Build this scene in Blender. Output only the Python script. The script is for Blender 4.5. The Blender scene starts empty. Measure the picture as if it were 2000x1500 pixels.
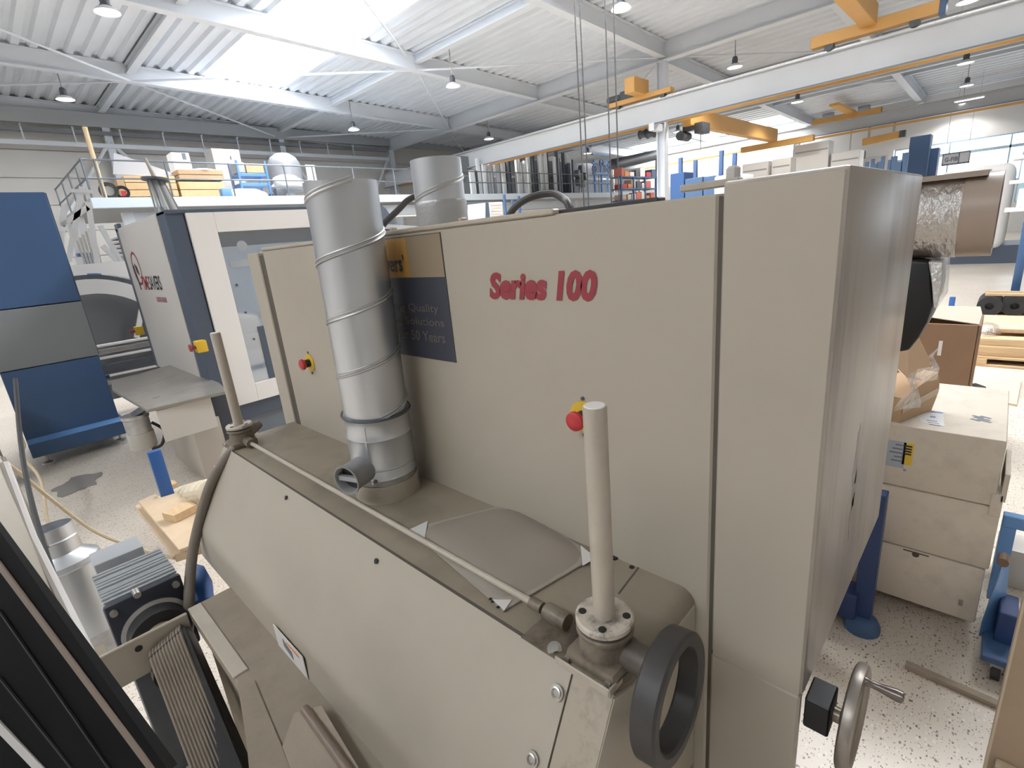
import bpy, bmesh, math, random
from mathutils import Vector, Matrix, Quaternion
random.seed(7)
S = bpy.context.scene
COL = S.collection
V = Vector

# ------------------------------------------------------------------ camera
# world: X runs along the roof beams, Y along the sander's front, Z up, metres
FPX = 982.52
RX = V((0.68400722, -0.26449571, 0.67983538))
RY = V((-0.72388836, -0.13098932, 0.67736803))
RZ = V((-0.09010976, -0.95544954, -0.28106301))
EYE = V((0.0, 0.0, 2.0))
cam = bpy.data.cameras.new('camera')
cam.sensor_width = 36.0
cam.lens = FPX / 2000 * 36.0
cam.clip_start = 0.02
cam.clip_end = 300
camo = bpy.data.objects.new('camera', cam)
COL.objects.link(camo)
M = Matrix.Identity(4)
for i, r in enumerate((RX, RY, RZ)):
    M[i][0], M[i][1], M[i][2], M[i][3] = r.x, -r.y, -r.z, EYE[i]
camo.matrix_world = M
S.camera = camo

# ------------------------------------------------------------------ light, exposure
S.view_settings.view_transform = 'Standard'
S.view_settings.look = 'None'
S.view_settings.exposure = -0.04
S.view_settings.gamma = 1.0
S.view_settings.use_curve_mapping = False
W = bpy.data.worlds.new('overcast_sky')
S.world = W
W.use_nodes = True
bg = W.node_tree.nodes['Background']
bg.inputs[0].default_value = (0.93, 0.96, 1.0, 1)
bg.inputs[1].default_value = 4.0
SKYLIGHT_STRENGTH = 19.0

def ray(px, py):
    d = V((px - 1000.0, py - 750.0, FPX))
    return V((RX.dot(d), RY.dot(d), RZ.dot(d)))
def at_x(px, py, x):
    d = ray(px, py); return EYE + d * (x / d.x)
def at_y(px, py, y):
    d = ray(px, py); return EYE + d * (y / d.y)
def at_z(px, py, z):
    d = ray(px, py); return EYE + d * ((z - 2.0) / d.z)
def at_d(px, py, dep):
    return EYE + ray(px, py) * (dep / FPX)

# ------------------------------------------------------------------ materials
MATS = {}
def mat(name, col, rough=0.5, metal=0.0, var=0.0, vscale=6.0, bump=0.0, bscale=40.0, dirt=None, dirt_amt=0.0, dscale=4.0,
        coat=0.0, emit=0.0, stretch=(1, 1, 1), spec=0.5, rvar=0.0):
    if name in MATS: return MATS[name]
    m = bpy.data.materials.new(name); m.use_nodes = True
    nt = m.node_tree; n = nt.nodes; l = nt.links
    b = n['Principled BSDF']
    b.inputs['Roughness'].default_value = rough
    b.inputs['Metallic'].default_value = metal
    b.inputs['Specular IOR Level'].default_value = spec
    b.inputs['Coat Weight'].default_value = coat
    c4 = (col[0], col[1], col[2], 1)
    b.inputs['Base Color'].default_value = c4
    tc = n.new('ShaderNodeTexCoord'); mp = n.new('ShaderNodeMapping')
    mp.inputs['Scale'].default_value = stretch
    l.new(tc.outputs['Object'], mp.inputs['Vector'])
    out = None
    if var > 0:
        t = n.new('ShaderNodeTexNoise'); t.inputs['Scale'].default_value = vscale; t.inputs['Detail'].default_value = 5
        l.new(mp.outputs[0], t.inputs['Vector'])
        mr = n.new('ShaderNodeMapRange'); mr.inputs[1].default_value = .25; mr.inputs[2].default_value = .75
        mr.inputs[3].default_value = 1 - var; mr.inputs[4].default_value = 1 + var
        l.new(t.outputs[0], mr.inputs[0])
        mx = n.new('ShaderNodeVectorMath'); mx.operation = 'SCALE'
        mx.inputs[0].default_value = col
        l.new(mr.outputs[0], mx.inputs['Scale'])
        out = mx.outputs[0]
        l.new(out, b.inputs['Base Color'])
        if rvar > 0:
            m2 = n.new('ShaderNodeMapRange'); m2.inputs[1].default_value = .3; m2.inputs[2].default_value = .7
            m2.inputs[3].default_value = max(0.02, rough - rvar); m2.inputs[4].default_value = min(1, rough + rvar)
            l.new(t.outputs[0], m2.inputs[0]); l.new(m2.outputs[0], b.inputs['Roughness'])
    if dirt is not None:
        t = n.new('ShaderNodeTexNoise'); t.inputs['Scale'].default_value = dscale; t.inputs['Detail'].default_value = 7
        t.inputs['Roughness'].default_value = 0.65
        l.new(mp.outputs[0], t.inputs['Vector'])
        cr = n.new('ShaderNodeMapRange'); cr.inputs[1].default_value = .48; cr.inputs[2].default_value = .72
        cr.inputs[3].default_value = 0; cr.inputs[4].default_value = dirt_amt
        l.new(t.outputs[0], cr.inputs[0])
        mix = n.new('ShaderNodeMix'); mix.data_type = 'RGBA'
        l.new(cr.outputs[0], mix.inputs[0])
        if out is not None: l.new(out, mix.inputs[6])
        else: mix.inputs[6].default_value = c4
        mix.inputs[7].default_value = (dirt[0], dirt[1], dirt[2], 1)
        l.new(mix.outputs[2], b.inputs['Base Color'])
    if bump > 0:
        t = n.new('ShaderNodeTexNoise'); t.inputs['Scale'].default_value = bscale; t.inputs['Detail'].default_value = 4
        l.new(mp.outputs[0], t.inputs['Vector'])
        bp = n.new('ShaderNodeBump'); bp.inputs['Strength'].default_value = bump; bp.inputs['Distance'].default_value = .01
        l.new(t.outputs[0], bp.inputs['Height']); l.new(bp.outputs[0], b.inputs['Normal'])
    if emit > 0:
        b.inputs['Emission Color'].default_value = c4
        b.inputs['Emission Strength'].default_value = emit
    MATS[name] = m
    return m

beige = mat('beige_paint', (.43, .385, .315), .45, var=.03, vscale=1.5, dirt=(.30, .26, .21), dirt_amt=.22, dscale=2.2)
beige_side = mat('beige_worn_shaded', (.33, .29, .25), .33, var=.06, vscale=2, dirt=(.13, .11, .105), dirt_amt=.75, dscale=3.6, stretch=(2.6, 2.6, .4), spec=.6)  # base tone darkened to put shade on the cabinet side; streaks are wear
beige_dusty = mat('beige_dusty', (.29, .245, .185), .7, var=.1, vscale=5, dirt=(.17, .135, .105), dirt_amt=.65, dscale=4)
beige_light = mat('beige_light', (.47, .42, .345), .4, var=.04, vscale=9, dirt=(.3, .25, .2), dirt_amt=.25, dscale=14)
bed_dusty = mat('bed_dusty', (.30, .25, .195), .8, var=.15, vscale=6, dirt=(.17, .14, .11), dirt_amt=.6, dscale=6)
groove = mat('dark_groove', (.10, .085, .07), .8)
black = mat('black_plastic', (.012, .012, .014), .45)
charcoal = mat('charcoal_plastic', (.05, .046, .045), .5, var=.15, vscale=9)
rubber = mat('dark_rubber', (.025, .024, .026), .6, var=.2, vscale=15)
ribmat = mat('ribbed_rubber', (.24, .20, .16), .7, var=.15, vscale=9, dirt=(.3, .26, .2), dirt_amt=.35, dscale=9)
hosemat = mat('grey_hose', (.20, .17, .14), .6, var=.08, vscale=8)
galv = mat('galvanised_steel', (.60, .62, .65), .36, .85, var=.05, vscale=3, stretch=(1, 1, .5))
galv_dull = mat('galvanised_dull', (.52, .52, .52), .42, .7, var=.14, vscale=9, dirt=(.2, .19, .18), dirt_amt=.4, dscale=8, rvar=.08)
steel = mat('worn_steel', (.52, .50, .47), .35, .8, var=.12, vscale=20, dirt=(.1, .09, .08), dirt_amt=.35, dscale=16)
castiron = mat('oily_cast_iron', (.20, .165, .125), .45, .1, var=.2, vscale=14, dirt=(.035, .028, .022), dirt_amt=1.0, dscale=11)
grimy = mat('grimy_beige', (.40, .35, .28), .5, var=.06, vscale=5, dirt=(.10, .085, .07), dirt_amt=.8, dscale=9)
satin = mat('satin_handwheel', (.30, .27, .24), .38, .7, var=.06, vscale=10)
red = mat('red_plastic', (.52, .035, .045), .35)
redprint = mat('red_print', (.30, .035, .05), .5)
yellow = mat('yellow_plastic', (.72, .46, .03), .45)
crane_y = mat('crane_yellow', (.70, .39, .12), .5, var=.04, vscale=2)
navy = mat('navy_print', (.05, .055, .075), .45, var=.05)
ochre = mat('ochre_print', (.30, .235, .16), .45, var=.12, vscale=2.5)
goldprint = mat('gold_print', (.17, .145, .12), .5)
white = mat('white_paint', (.80, .775, .75), .4)
white_cool = mat('white_structure', (.74, .78, .835), .5, var=.025, vscale=1)
white_bright = mat('white_and_lit_patch', (.88, .88, .88), .5)
greypanel = mat('grey_panel', (.56, .53, .49), .4)
ltgrey = mat('light_grey', (.36, .375, .39), .45)
slate = mat('slate_blue', (.075, .095, .135), .4)
blue = mat('blue_paint', (.055, .115, .24), .42, var=.04, vscale=2)
blue_bright = mat('bright_blue_paint', (.035, .12, .36), .4)
blue_light = mat('pale_blue_paint', (.16, .34, .66), .4)
wood = mat('pine_wood', (.68, .48, .28), .65, var=.14, vscale=5, stretch=(8, .6, 8))
plywood = mat('plywood', (.64, .49, .33), .6, var=.07, vscale=9)
fibre = mat('fibreboard', (.42, .31, .21), .65, var=.04, vscale=20)
fibre_edge = mat('fibreboard_edge', (.60, .49, .36), .7)
card = mat('cardboard', (.55, .37, .22), .75, var=.06, vscale=7)
card_dark = mat('cardboard_brown', (.27, .16, .095), .75, var=.05, vscale=7)
carton = mat('white_carton', (.70, .62, .52), .65, var=.04, vscale=4, dirt=(.3, .26, .22), dirt_amt=.25, dscale=9)
kraft = mat('kraft_tube', (.38, .30, .245), .38, var=.05, vscale=4)
ropemat = mat('beige_rope', (.52, .42, .28), .8, var=.1, vscale=60)
alu = mat('aluminium', (.70, .71, .72), .32, .7, var=.05)
dkblue = mat('dark_motor_blue', (.028, .033, .05), .5)
motorgrey = mat('motor_grey', (.33, .35, .37), .45, .3, var=.08)
wallm = mat('cladding_grey', (.68, .665, .64), .6, var=.03, vscale=.7)
cream_hose = mat('cream_hose', (.72, .62, .46), .4)
sticker = mat('white_sticker', (.70, .68, .66), .5)
ink = mat('grey_ink', (.16, .18, .22), .6)
blackink = mat('black_ink', (.03, .03, .035), .6)
orange = mat('orange_print', (.75, .25, .06), .5)
darkmach = mat('dark_machinery', (.10, .11, .125), .5, .3, var=.2, vscale=9)
lampglow = mat('lamp_glow', (1.0, .96, .9), .5, emit=14.0)
skyglow = mat('skylight_panel', (.94, .97, 1.0), .5, emit=SKYLIGHT_STRENGTH)
skyglow_rear = mat('rear_skylight_panel', (.94, .97, 1.0), .5, emit=SKYLIGHT_STRENGTH * .72)
runway_m = mat('runway_grey', (.60, .615, .63), .5, var=.03, vscale=1)
guard_black = mat('guard_black', (.008, .008, .009), .55, spec=.15)
fanblack = mat('black_pipe', (.04, .042, .05), .5)

def film_mat():
    m = bpy.data.materials.new('stretch_film'); m.use_nodes = True
    nt = m.node_tree; n = nt.nodes; l = nt.links
    o = n['Material Output']; n.remove(n['Principled BSDF'])
    tr = n.new('ShaderNodeBsdfTransparent'); gl = n.new('ShaderNodeBsdfGlossy'); df = n.new('ShaderNodeBsdfDiffuse')
    gl.inputs['Roughness'].default_value = .2; gl.inputs[0].default_value = (1, 1, 1, 1)
    df.inputs[0].default_value = (.75, .74, .73, 1)
    tc = n.new('ShaderNodeTexCoord'); t = n.new('ShaderNodeTexNoise'); mp = n.new('ShaderNodeMapping')
    mp.inputs['Scale'].default_value = (9, 30, 14); mp.inputs['Rotation'].default_value = (.4, .2, .5)
    t.inputs['Scale'].default_value = 2.2; t.inputs['Detail'].default_value = 5
    l.new(tc.outputs['Object'], mp.inputs[0]); l.new(mp.outputs[0], t.inputs['Vector'])
    bp = n.new('ShaderNodeBump'); bp.inputs['Strength'].default_value = .9; bp.inputs['Distance'].default_value = .02
    l.new(t.outputs[0], bp.inputs['Height']); l.new(bp.outputs[0], gl.inputs['Normal'])
    a = n.new('ShaderNodeMixShader'); a.inputs[0].default_value = .07
    l.new(tr.outputs[0], a.inputs[1]); l.new(df.outputs[0], a.inputs[2])
    b2 = n.new('ShaderNodeMixShader'); b2.inputs[0].default_value = .42
    l.new(a.outputs[0], b2.inputs[1]); l.new(gl.outputs[0], b2.inputs[2])
    l.new(b2.outputs[0], o.inputs[0]); return m
film = film_mat()
def glass_mat(name, tint, g):
    m = bpy.data.materials.new(name); m.use_nodes = True
    nt = m.node_tree; n = nt.nodes; l = nt.links
    o = n['Material Output']; n.remove(n['Principled BSDF'])
    tr = n.new('ShaderNodeBsdfTransparent'); tr.inputs[0].default_value = tint
    gl = n.new('ShaderNodeBsdfGlossy'); gl.inputs['Roughness'].default_value = .04
    a = n.new('ShaderNodeMixShader'); a.inputs[0].default_value = g
    l.new(tr.outputs[0], a.inputs[1]); l.new(gl.outputs[0], a.inputs[2]); l.new(a.outputs[0], o.inputs[0]); return m
glass = glass_mat('window_glass', (.95, .98, 1, 1), .08)
door_glass = glass_mat('machine_glass', (.86, .9, .94, 1), .22)

def floor_mat():
    m = bpy.data.materials.new('speckled_concrete'); m.use_nodes = True
    nt = m.node_tree; n = nt.nodes; l = nt.links; b = n['Principled BSDF']
    tc = n.new('ShaderNodeTexCoord')
    base = n.new('ShaderNodeTexNoise'); base.inputs['Scale'].default_value = 1.1; base.inputs['Detail'].default_value = 6
    l.new(tc.outputs['Object'], base.inputs['Vector'])
    r0 = n.new('ShaderNodeValToRGB'); r0.color_ramp.elements[0].color = (.62, .55, .47, 1); r0.color_ramp.elements[1].color = (.74, .67, .58, 1)
    r0.color_ramp.elements[0].position = .3; r0.color_ramp.elements[1].position = .7
    l.new(base.outputs[0], r0.inputs[0]); prev = r0.outputs[0]
    for sc, thr, colr, seed in ((42, .19, (.20, .165, .14, 1), 0), (60, .21, (.30, .25, .20, 1), 5), (52, .15, (.46, .28, .17, 1), 11), (38, .22, (.72, .67, .6, 1), 23), (75, .2, (.40, .34, .28, 1), 31)):
        mp = n.new('ShaderNodeMapping'); mp.inputs['Location'].default_value = (seed * .37, seed * .91, 0)
        mp.inputs['Scale'].default_value = (1, 1.7, 1); mp.inputs['Rotation'].default_value = (0, 0, seed * .7)
        l.new(tc.outputs['Object'], mp.inputs[0])
        v = n.new('ShaderNodeTexVoronoi'); v.inputs['Scale'].default_value = sc
        l.new(mp.outputs[0], v.inputs['Vector'])
        sep = n.new('ShaderNodeSeparateColor'); l.new(v.outputs['Color'], sep.inputs[0])
        thrv = n.new('ShaderNodeMath'); thrv.operation = 'MULTIPLY'; thrv.inputs[1].default_value = thr * 2.4
        l.new(sep.outputs[0], thrv.inputs[0])
        sub = n.new('ShaderNodeMath'); sub.operation = 'SUBTRACT'; sub.inputs[1].default_value = thr * .7; l.new(thrv.outputs[0], sub.inputs[0])
        lt = n.new('ShaderNodeMath'); lt.operation = 'LESS_THAN'; l.new(v.outputs['Distance'], lt.inputs[0]); l.new(sub.outputs[0], lt.inputs[1])
        mx = n.new('ShaderNodeMix'); mx.data_type = 'RGBA'; l.new(lt.outputs[0], mx.inputs[0]); l.new(prev, mx.inputs[6]); mx.inputs[7].default_value = colr
        prev = mx.outputs[2]
    l.new(prev, b.inputs['Base Color'])
    b.inputs['Roughness'].default_value = .32; b.inputs['Specular IOR Level'].default_value = .4
    return m
floorm = floor_mat()

# ------------------------------------------------------------------ mesh helpers
def wloc(o):
    p = V((0, 0, 0))
    while o is not None:
        p += o.location; o = o.parent
    return p
class MB:
    def __init__(s): s.bm = bmesh.new()
    def _faces(s, vs, fs, mi=0):
        bv = [s.bm.verts.new(v) for v in vs]; out = []
        for f in fs:
            try:
                fa = s.bm.faces.new([bv[i] for i in f]); fa.material_index = mi; out.append(fa)
            except ValueError: pass
        return bv, out
    def hexa(s, p, bev=0.0, seg=2):
        f = [(0, 3, 2, 1), (4, 5, 6, 7), (0, 1, 5, 4), (1, 2, 6, 5), (2, 3, 7, 6), (3, 0, 4, 7)]
        bv, fs = s._faces(p, f)
        if bev > 0:
            es = list({e for fa in fs for e in fa.edges})
            bmesh.ops.bevel(s.bm, geom=es, offset=bev, segments=seg, affect='EDGES', profile=.5)
        return s
    def box(s, x0, x1, y0, y1, z0, z1, bev=0.0, seg=2):
        return s.hexa([(x0, y0, z0), (x1, y0, z0), (x1, y1, z0), (x0, y1, z0), (x0, y0, z1), (x1, y0, z1), (x1, y1, z1), (x0, y1, z1)], bev, seg)
    def obox(s, c, ax, ay, az, bev=0.0):
        c, ax, ay, az = V(c), V(ax), V(ay), V(az)
        return s.hexa([c - ax - ay - az, c + ax - ay - az, c + ax + ay - az, c - ax + ay - az, c - ax - ay + az, c + ax - ay + az, c + ax + ay + az, c - ax + ay + az], bev)
    def bar(s, p, q, w, h, up=(0, 0, 1), bev=0.0):
        p, q = V(p), V(q); d = (q - p); L = d.length; d.normalize()
        u = V(up)
        if abs(d.dot(u)) > .98: u = V((1, 0, 0))
        sd = d.cross(u).normalized(); u = sd.cross(d)
        return s.obox((p + q) / 2, d * L / 2, sd * w / 2, u * h / 2, bev)
    def prism(s, poly, off, bev=0.0):
        n = len(poly); off = V(off)
        vs = [V(p) for p in poly] + [V(p) + off for p in poly]
        fs = [tuple(range(n))[::-1], tuple(range(n, 2 * n))] + [(i, (i + 1) % n, n + (i + 1) % n, n + i) for i in range(n)]
        bv, f = s._faces(vs, fs)
        bmesh.ops.recalc_face_normals(s.bm, faces=f)
        if bev > 0:
            es = list({e for fa in f for e in fa.edges})
            bmesh.ops.bevel(s.bm, geom=es, offset=bev, segments=2, affect='EDGES', profile=.5)
        return s
    def lathe(s, prof, o, ax=(0, 0, 1), n=24, closed=False):
        # prof: list of (radius, distance along axis)
        o, ax = V(o), V(ax).normalized()
        t = V((1, 0, 0)) if abs(ax.x) < .9 else V((0, 1, 0))
        a = ax.cross(t).normalized(); b = ax.cross(a)
        rings = []
        for r, h in prof:
            if r < 1e-6: rings.append([s.bm.verts.new(o + ax * h)])
            else: rings.append([s.bm.verts.new(o + ax * h + (a * math.cos(2 * math.pi * k / n) + b * math.sin(2 * math.pi * k / n)) * r) for k in range(n)])
        prs = list(zip(rings[:-1], rings[1:]))
        if closed: prs.append((rings[-1], rings[0]))
        fs = []
        for A, B in prs:
            for k in range(n):
                k2 = (k + 1) % n
                if len(A) == 1 and len(B) == 1: continue
                if len(A) == 1: vs = (A[0], B[k2], B[k])
                elif len(B) == 1: vs = (A[k], A[k2], B[0])
                else: vs = (A[k], A[k2], B[k2], B[k])
                fs.append(s.bm.faces.new(vs))
        bmesh.ops.recalc_face_normals(s.bm, faces=fs)
        return s
    def cyl(s, p, q, r, r2=None, n=16, cap=True):
        p, q = V(p), V(q); L = (q - p).length; r2 = r if r2 is None else r2
        prof = [(r, 0), (r2, L)]
        if cap: prof = [(0, 0)] + prof + [(0, L)]
        return s.lathe(prof, p, q - p, n)
    def pipe(s, p, q, r, t=.003, n=32, r2=None):
        p, q = V(p), V(q); L = (q - p).length; r2 = r2 or r
        return s.lathe([(r, 0), (r2, L), (r2 - t, L), (r - t, 0)], p, q - p, n, closed=True)
    def tube(s, pts, r, n=8, smooth=0):
        pts = [V(p) for p in pts]
        if smooth: pts = spline(pts, smooth)
        rings = []; prevu = None
        for i, p in enumerate(pts):
            d = (pts[min(i + 1, len(pts) - 1)] - pts[max(i - 1, 0)]).normalized()
            if prevu is None:
                t = V((0, 0, 1)) if abs(d.z) < .9 else V((1, 0, 0)); u = d.cross(t).normalized()
            else:
                u = (prevu - d * prevu.dot(d)).normalized()
            prevu = u; w = d.cross(u)
            rr = r[i] if isinstance(r, (list, tuple)) else r
            rings.append([s.bm.verts.new(p + (u * math.cos(2 * math.pi * k / n) + w * math.sin(2 * math.pi * k / n)) * rr) for k in range(n)])
        fs = []
        for A, B in zip(rings[:-1], rings[1:]):
            for k in range(n): fs.append(s.bm.faces.new((A[k], A[(k + 1) % n], B[(k + 1) % n], B[k])))
        fs.append(s.bm.faces.new(rings[0][::-1])); fs.append(s.bm.faces.new(rings[-1]))
        bmesh.ops.recalc_face_normals(s.bm, faces=fs)
        return s
    def ball(s, c, r, n=12):
        prof = [(math.sin(math.pi * k / n) * r, -math.cos(math.pi * k / n) * r) for k in range(n + 1)]
        return s.lathe(prof, c, (0, 0, 1), n * 2)
    def build(s, name, m, parent=None, label=None, base=None, ang=35, **kw):
        me = bpy.data.meshes.new(name)
        off = wloc(parent) if parent is not None else V(base) if base is not None else V((0, 0, 0))
        if base is not None and parent is not None: off = off + V(base)
        for v in s.bm.verts: v.co -= off
        for f in s.bm.faces: f.smooth = True
        s.bm.to_mesh(me); s.bm.free()
        me.set_sharp_from_angle(angle=math.radians(ang))
        for mm in (m if isinstance(m, (list, tuple)) else [m]): me.materials.append(mm)
        o = bpy.data.objects.new(name, me); COL.objects.link(o)
        if parent is not None: o.parent = parent
        if base is not None: o.location = V(base)
        if label: o['label'] = label
        for k, v in kw.items(): o[k] = v
        return o
def spline(P, k):
    out = []
    n = len(P)
    for i in range(n - 1):
        p0, p1, p2, p3 = P[max(i - 1, 0)], P[i], P[i + 1], P[min(i + 2, n - 1)]
        for j in range(k):
            t = j / k
            out.append(.5 * ((2 * p1) + (p2 - p0) * t + (2 * p0 - 5 * p1 + 4 * p2 - p3) * t * t + (3 * p1 - p0 - 3 * p2 + p3) * t ** 3))
    out.append(P[-1]); return out
def thing(name, label, cat, loc=(0, 0, 0), group=None):
    o = bpy.data.objects.new(name, None); o.location = V(loc); COL.objects.link(o)
    o.empty_display_size = .1
    o['label'] = label; o['category'] = cat
    if group: o['group'] = group
    return o
def single(mb, name, m, label, cat, base, group=None, **kw):
    o = mb.build(name, m, None, label, base, **kw); o['category'] = cat
    if group: o['group'] = group
    return o
def struct(mb, name, m, **kw): return mb.build(name, m, None, kind='structure', **kw)
def kids(o): return [c for c in bpy.data.objects if c.parent is o]
def copy_tree(o, loc=None, label=None, group=None, rotz=None):
    def rec(a, p):
        c = a.copy(); COL.objects.link(c)
        if p is not None: c.parent = p
        for ch in list(a.children): rec(ch, c)
        return c
    c = rec(o, None)
    if loc is not None: c.location = V(loc)
    if rotz is not None: c.rotation_euler.z = rotz
    if label: c['label'] = label
    if group: c['group'] = group
    return c
def text(name, body, m, parent, org, xd, yd, w, h, bold=0.0, shear=0.0, space=1.0, depth=.0006, label=None):
    cu = bpy.data.curves.new(name, 'FONT'); cu.body = body; cu.size = 1; cu.offset = bold; cu.shear = shear
    cu.space_character = space; cu.resolution_u = 3; cu.extrude = 0
    o = bpy.data.objects.new(name, cu); COL.objects.link(o)
    dg = bpy.context.evaluated_depsgraph_get()
    me = bpy.data.meshes.new_from_object(o.evaluated_get(dg))
    bpy.data.objects.remove(o)
    xs = [v.co.x for v in me.vertices]; ys = [v.co.y for v in me.vertices]
    x0, x1, y0, y1 = min(xs), max(xs), min(ys), max(ys)
    xd, yd, org = V(xd).normalized(), V(yd).normalized(), V(org); nd = xd.cross(yd)
    off = wloc(parent) if parent is not None else V((0, 0, 0))
    for v in me.vertices:
        v.co = org + xd * ((v.co.x - x0) / (x1 - x0) * w) + yd * ((v.co.y - y0) / (y1 - y0) * h) + nd * depth - off
    me.materials.clear(); me.materials.append(m)
    ob = bpy.data.objects.new(name, me); COL.objects.link(ob); ob.parent = parent
    if label: ob['label'] = label
    return ob
# ================================================================== THE HALL
def zr(x): return 7.45 - 0.031 * x          # underside of the roof beams (the roof falls towards +X)
SLX = 35.0                                   # outer window wall
YB = 24.6                                    # back wall
mb = MB(); mb.box(-14, SLX + .3, -16, YB + .3, -.2, 0); struct(mb, 'floor', floorm)
# stain on the floor, oily spot
mb = MB(); pts = []
for k in range(26):
    a = 2 * math.pi * k / 26; r = .9 + .12 * math.sin(5 * a) + .12 * math.sin(2 * a) + random.uniform(-.09, .09)
    pts.append((0.19 + math.cos(a) * .22 * r, 6.5 + math.sin(a) * .28 * r, .002))
mb.prism(pts, (0, 0, .0015))
single(mb, 'oil_stain', mat('oil_stain', (.30, .275, .25), .25), 'dark grey damp stain on the floor before the blue cabinet', 'stain', (0.19, 6.5, 0))

# trapezoidal roof deck, ribs along Y, with a daylight strip
def deck(mb, x0, x1, y0, y1, pitch=.36, dep=.09):
    prof = []
    n = max(1, int(round((x1 - x0) / pitch))); p = (x1 - x0) / n
    for i in range(n):
        a = x0 + i * p
        for fx, fz in ((0, 0), (.42, 0), (.55, 1), (.87, 1)):
            x = a + fx * p; prof.append((x, zr(x) + .47 + fz * dep))
    prof.append((x1, zr(x1) + .47))
    A = [mb.bm.verts.new((x, y0, z)) for x, z in prof]; B = [mb.bm.verts.new((x, y1, z)) for x, z in prof]
    T = [mb.bm.verts.new((x, y, zr(x) + .62)) for y in (y0, y1) for x in (x0, x1)]
    for i in range(len(prof) - 1): mb.bm.faces.new((A[i], B[i], B[i + 1], A[i + 1]))
    mb.bm.faces.new((T[0], T[1], T[3], T[2]))
YS1 = 19.2
SX0, SX1 = 6.65, 9.15
mb = MB()
deck(mb, -7.0, -5.4, -16, -2.0); deck(mb, SX0, SX1, -16, -2.0); deck(mb, -14, -7.0, -16, YB); deck(mb, -5.4, SX0, -16, YB); deck(mb, -7.0, -5.4, YS1, YB); deck(mb, SX1, 16.9, -16, YB); deck(mb, SX0, SX1, YS1, YB)
deck(mb, 16.9, 36.0, -16, YB, pitch=.5)
struct(mb, 'ceiling', white_cool, ang=20)
def panel(mb, x0, x1, y0, y1, dz=.5):
    mb.prism([(x0, y0, zr(x0) + dz), (x1, y0, zr(x1) + dz), (x1, y1, zr(x1) + dz), (x0, y1, zr(x0) + dz)], (0, 0, .03))
sky_o = None
for i, y in enumerate((-16.0, -7.2, -1.9, 3.45, 8.8, 14.1)):
    y2 = (-7.2, -1.9, 3.45, 8.8, 14.1, YS1)[i]
    if y < -3: continue
    mb = MB(); panel(mb, SX0, SX1, y + .02, y2 - .02, .53); struct(mb, 'window_%d' % (i + 1), skyglow)
    mb = MB(); panel(mb, -7.0, -5.4, y + .02, y2 - .02, .53)
    if y > -2: struct(mb, 'window_%d' % (i + 31), skyglow_rear)
mb = MB()
for y0, y1 in ((-10, 13.6),):
    pass
# second bay daylight panels
for k, (x0, x1, y0, y1) in enumerate(((32.4, 34.4, 9.4, 13.9), (32.4, 34.4, 14.5, 19.0))):
    mb = MB(); panel(mb, x0, x1, y0, y1, .44); struct(mb, 'window_%d' % (7 + k), skyglow)

# roof beams (I section) along X
def ibeam_x(y, x0, x1, h=.45, w=.2, dz=0.0, m=white_cool, name='trim_1'):
    mb = MB(); t = .02; hw = w / 2
    prof = [(-hw, 0), (hw, 0), (hw, t), (t / 2, t), (t / 2, h - t), (hw, h - t), (hw, h), (-hw, h), (-hw, h - t), (-t / 2, h - t), (-t / 2, t), (-hw, t)]
    mb.prism([(x0, y + a, zr(x0) + dz + b) for a, b in prof], (x1 - x0, 0, zr(x1) - zr(x0)))
    return struct(mb, name, m, ang=30)
def ibeam_y(x, y0, y1, z, h, w, m=white_cool, name='trim_1', ends=None):
    mb = MB(); t = .025; hw = w / 2
    prof = [(-hw, 0), (hw, 0), (hw, t), (t / 2, t), (t / 2, h - t), (hw, h - t), (hw, h), (-hw, h), (-hw, h - t), (-t / 2, h - t), (-t / 2, t), (-hw, t)]
    mb.prism([(x + a, y0, z + b) for a, b in prof], (0, y1 - y0, 0))
    return mb
n = 1
for y in (-7.4, -2.05, 3.3, 8.65, 13.9, 19.25, 24.3):
    ibeam_x(y, -14, 16.8, .46, .24, name='trim_%d' % n); n += 1
for y in (-6, -1, 4.0, 8.9, 14.2, 19.5):
    ibeam_x(y, 17.0, 36.0, .44, .26, name='trim_%d' % n); n += 1
# secondary beams along Y
for x in (-8, -1.7, 4.75, 11.1):
    mb = ibeam_y(x, -16, YB, zr(x) + .22, .24, .2); struct(mb, 'trim_%d' % n, white_cool, ang=30); n += 1
for x in (22.5, 28.2):
    mb = ibeam_y(x, -16, YB, zr(x) + .2, .22, .18); struct(mb, 'trim_%d' % n, white_cool, ang=30); n += 1
# main girder over the columns and the second one
mb = ibeam_y(16.85, -16, YB, 6.86, .66, .3); struct(mb, 'trim_%d' % n, white_cool, ang=30); n += 1
mb = ibeam_y(25.0, -16, YB, 6.38, .2, .2); struct(mb, 'trim_%d' % n, white_cool, ang=30); n += 1
# slender wind braces under the roof
def brace(x0, y0, x1, y1, r=.03, dz=.04):
    global n
    mb = MB(); mb.cyl((x0, y0, zr(x0) + dz), (x1, y1, zr(x1) + dz), r, n=8); struct(mb, 'trim_%d' % n, white_cool); n += 1
for a in ((4.75, 19.25, 11.1, 24.3), (4.75, 19.25, -1.7, 13.9), (4.75, 19.25, -1.7, 24.3), (11.1, 13.9, 4.75, 8.65), (16.8, 19.25, 11.1, 13.9), (11.1, 13.9, 16.8, 8.65),
          (11.1, 24.3, 16.8, 19.25), (4.75, 19.25, 11.1, 13.9), (16.8, 8.65, 22.5, 4.0), (22.5, 8.9, 28.2, 4.0), (22.5, 14.2, 17.0, 8.9), (22.5, 14.2, 28.2, 19.5), (16.9, 19.5, 22.5, 24.3)):
    brace(*a)
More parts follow.
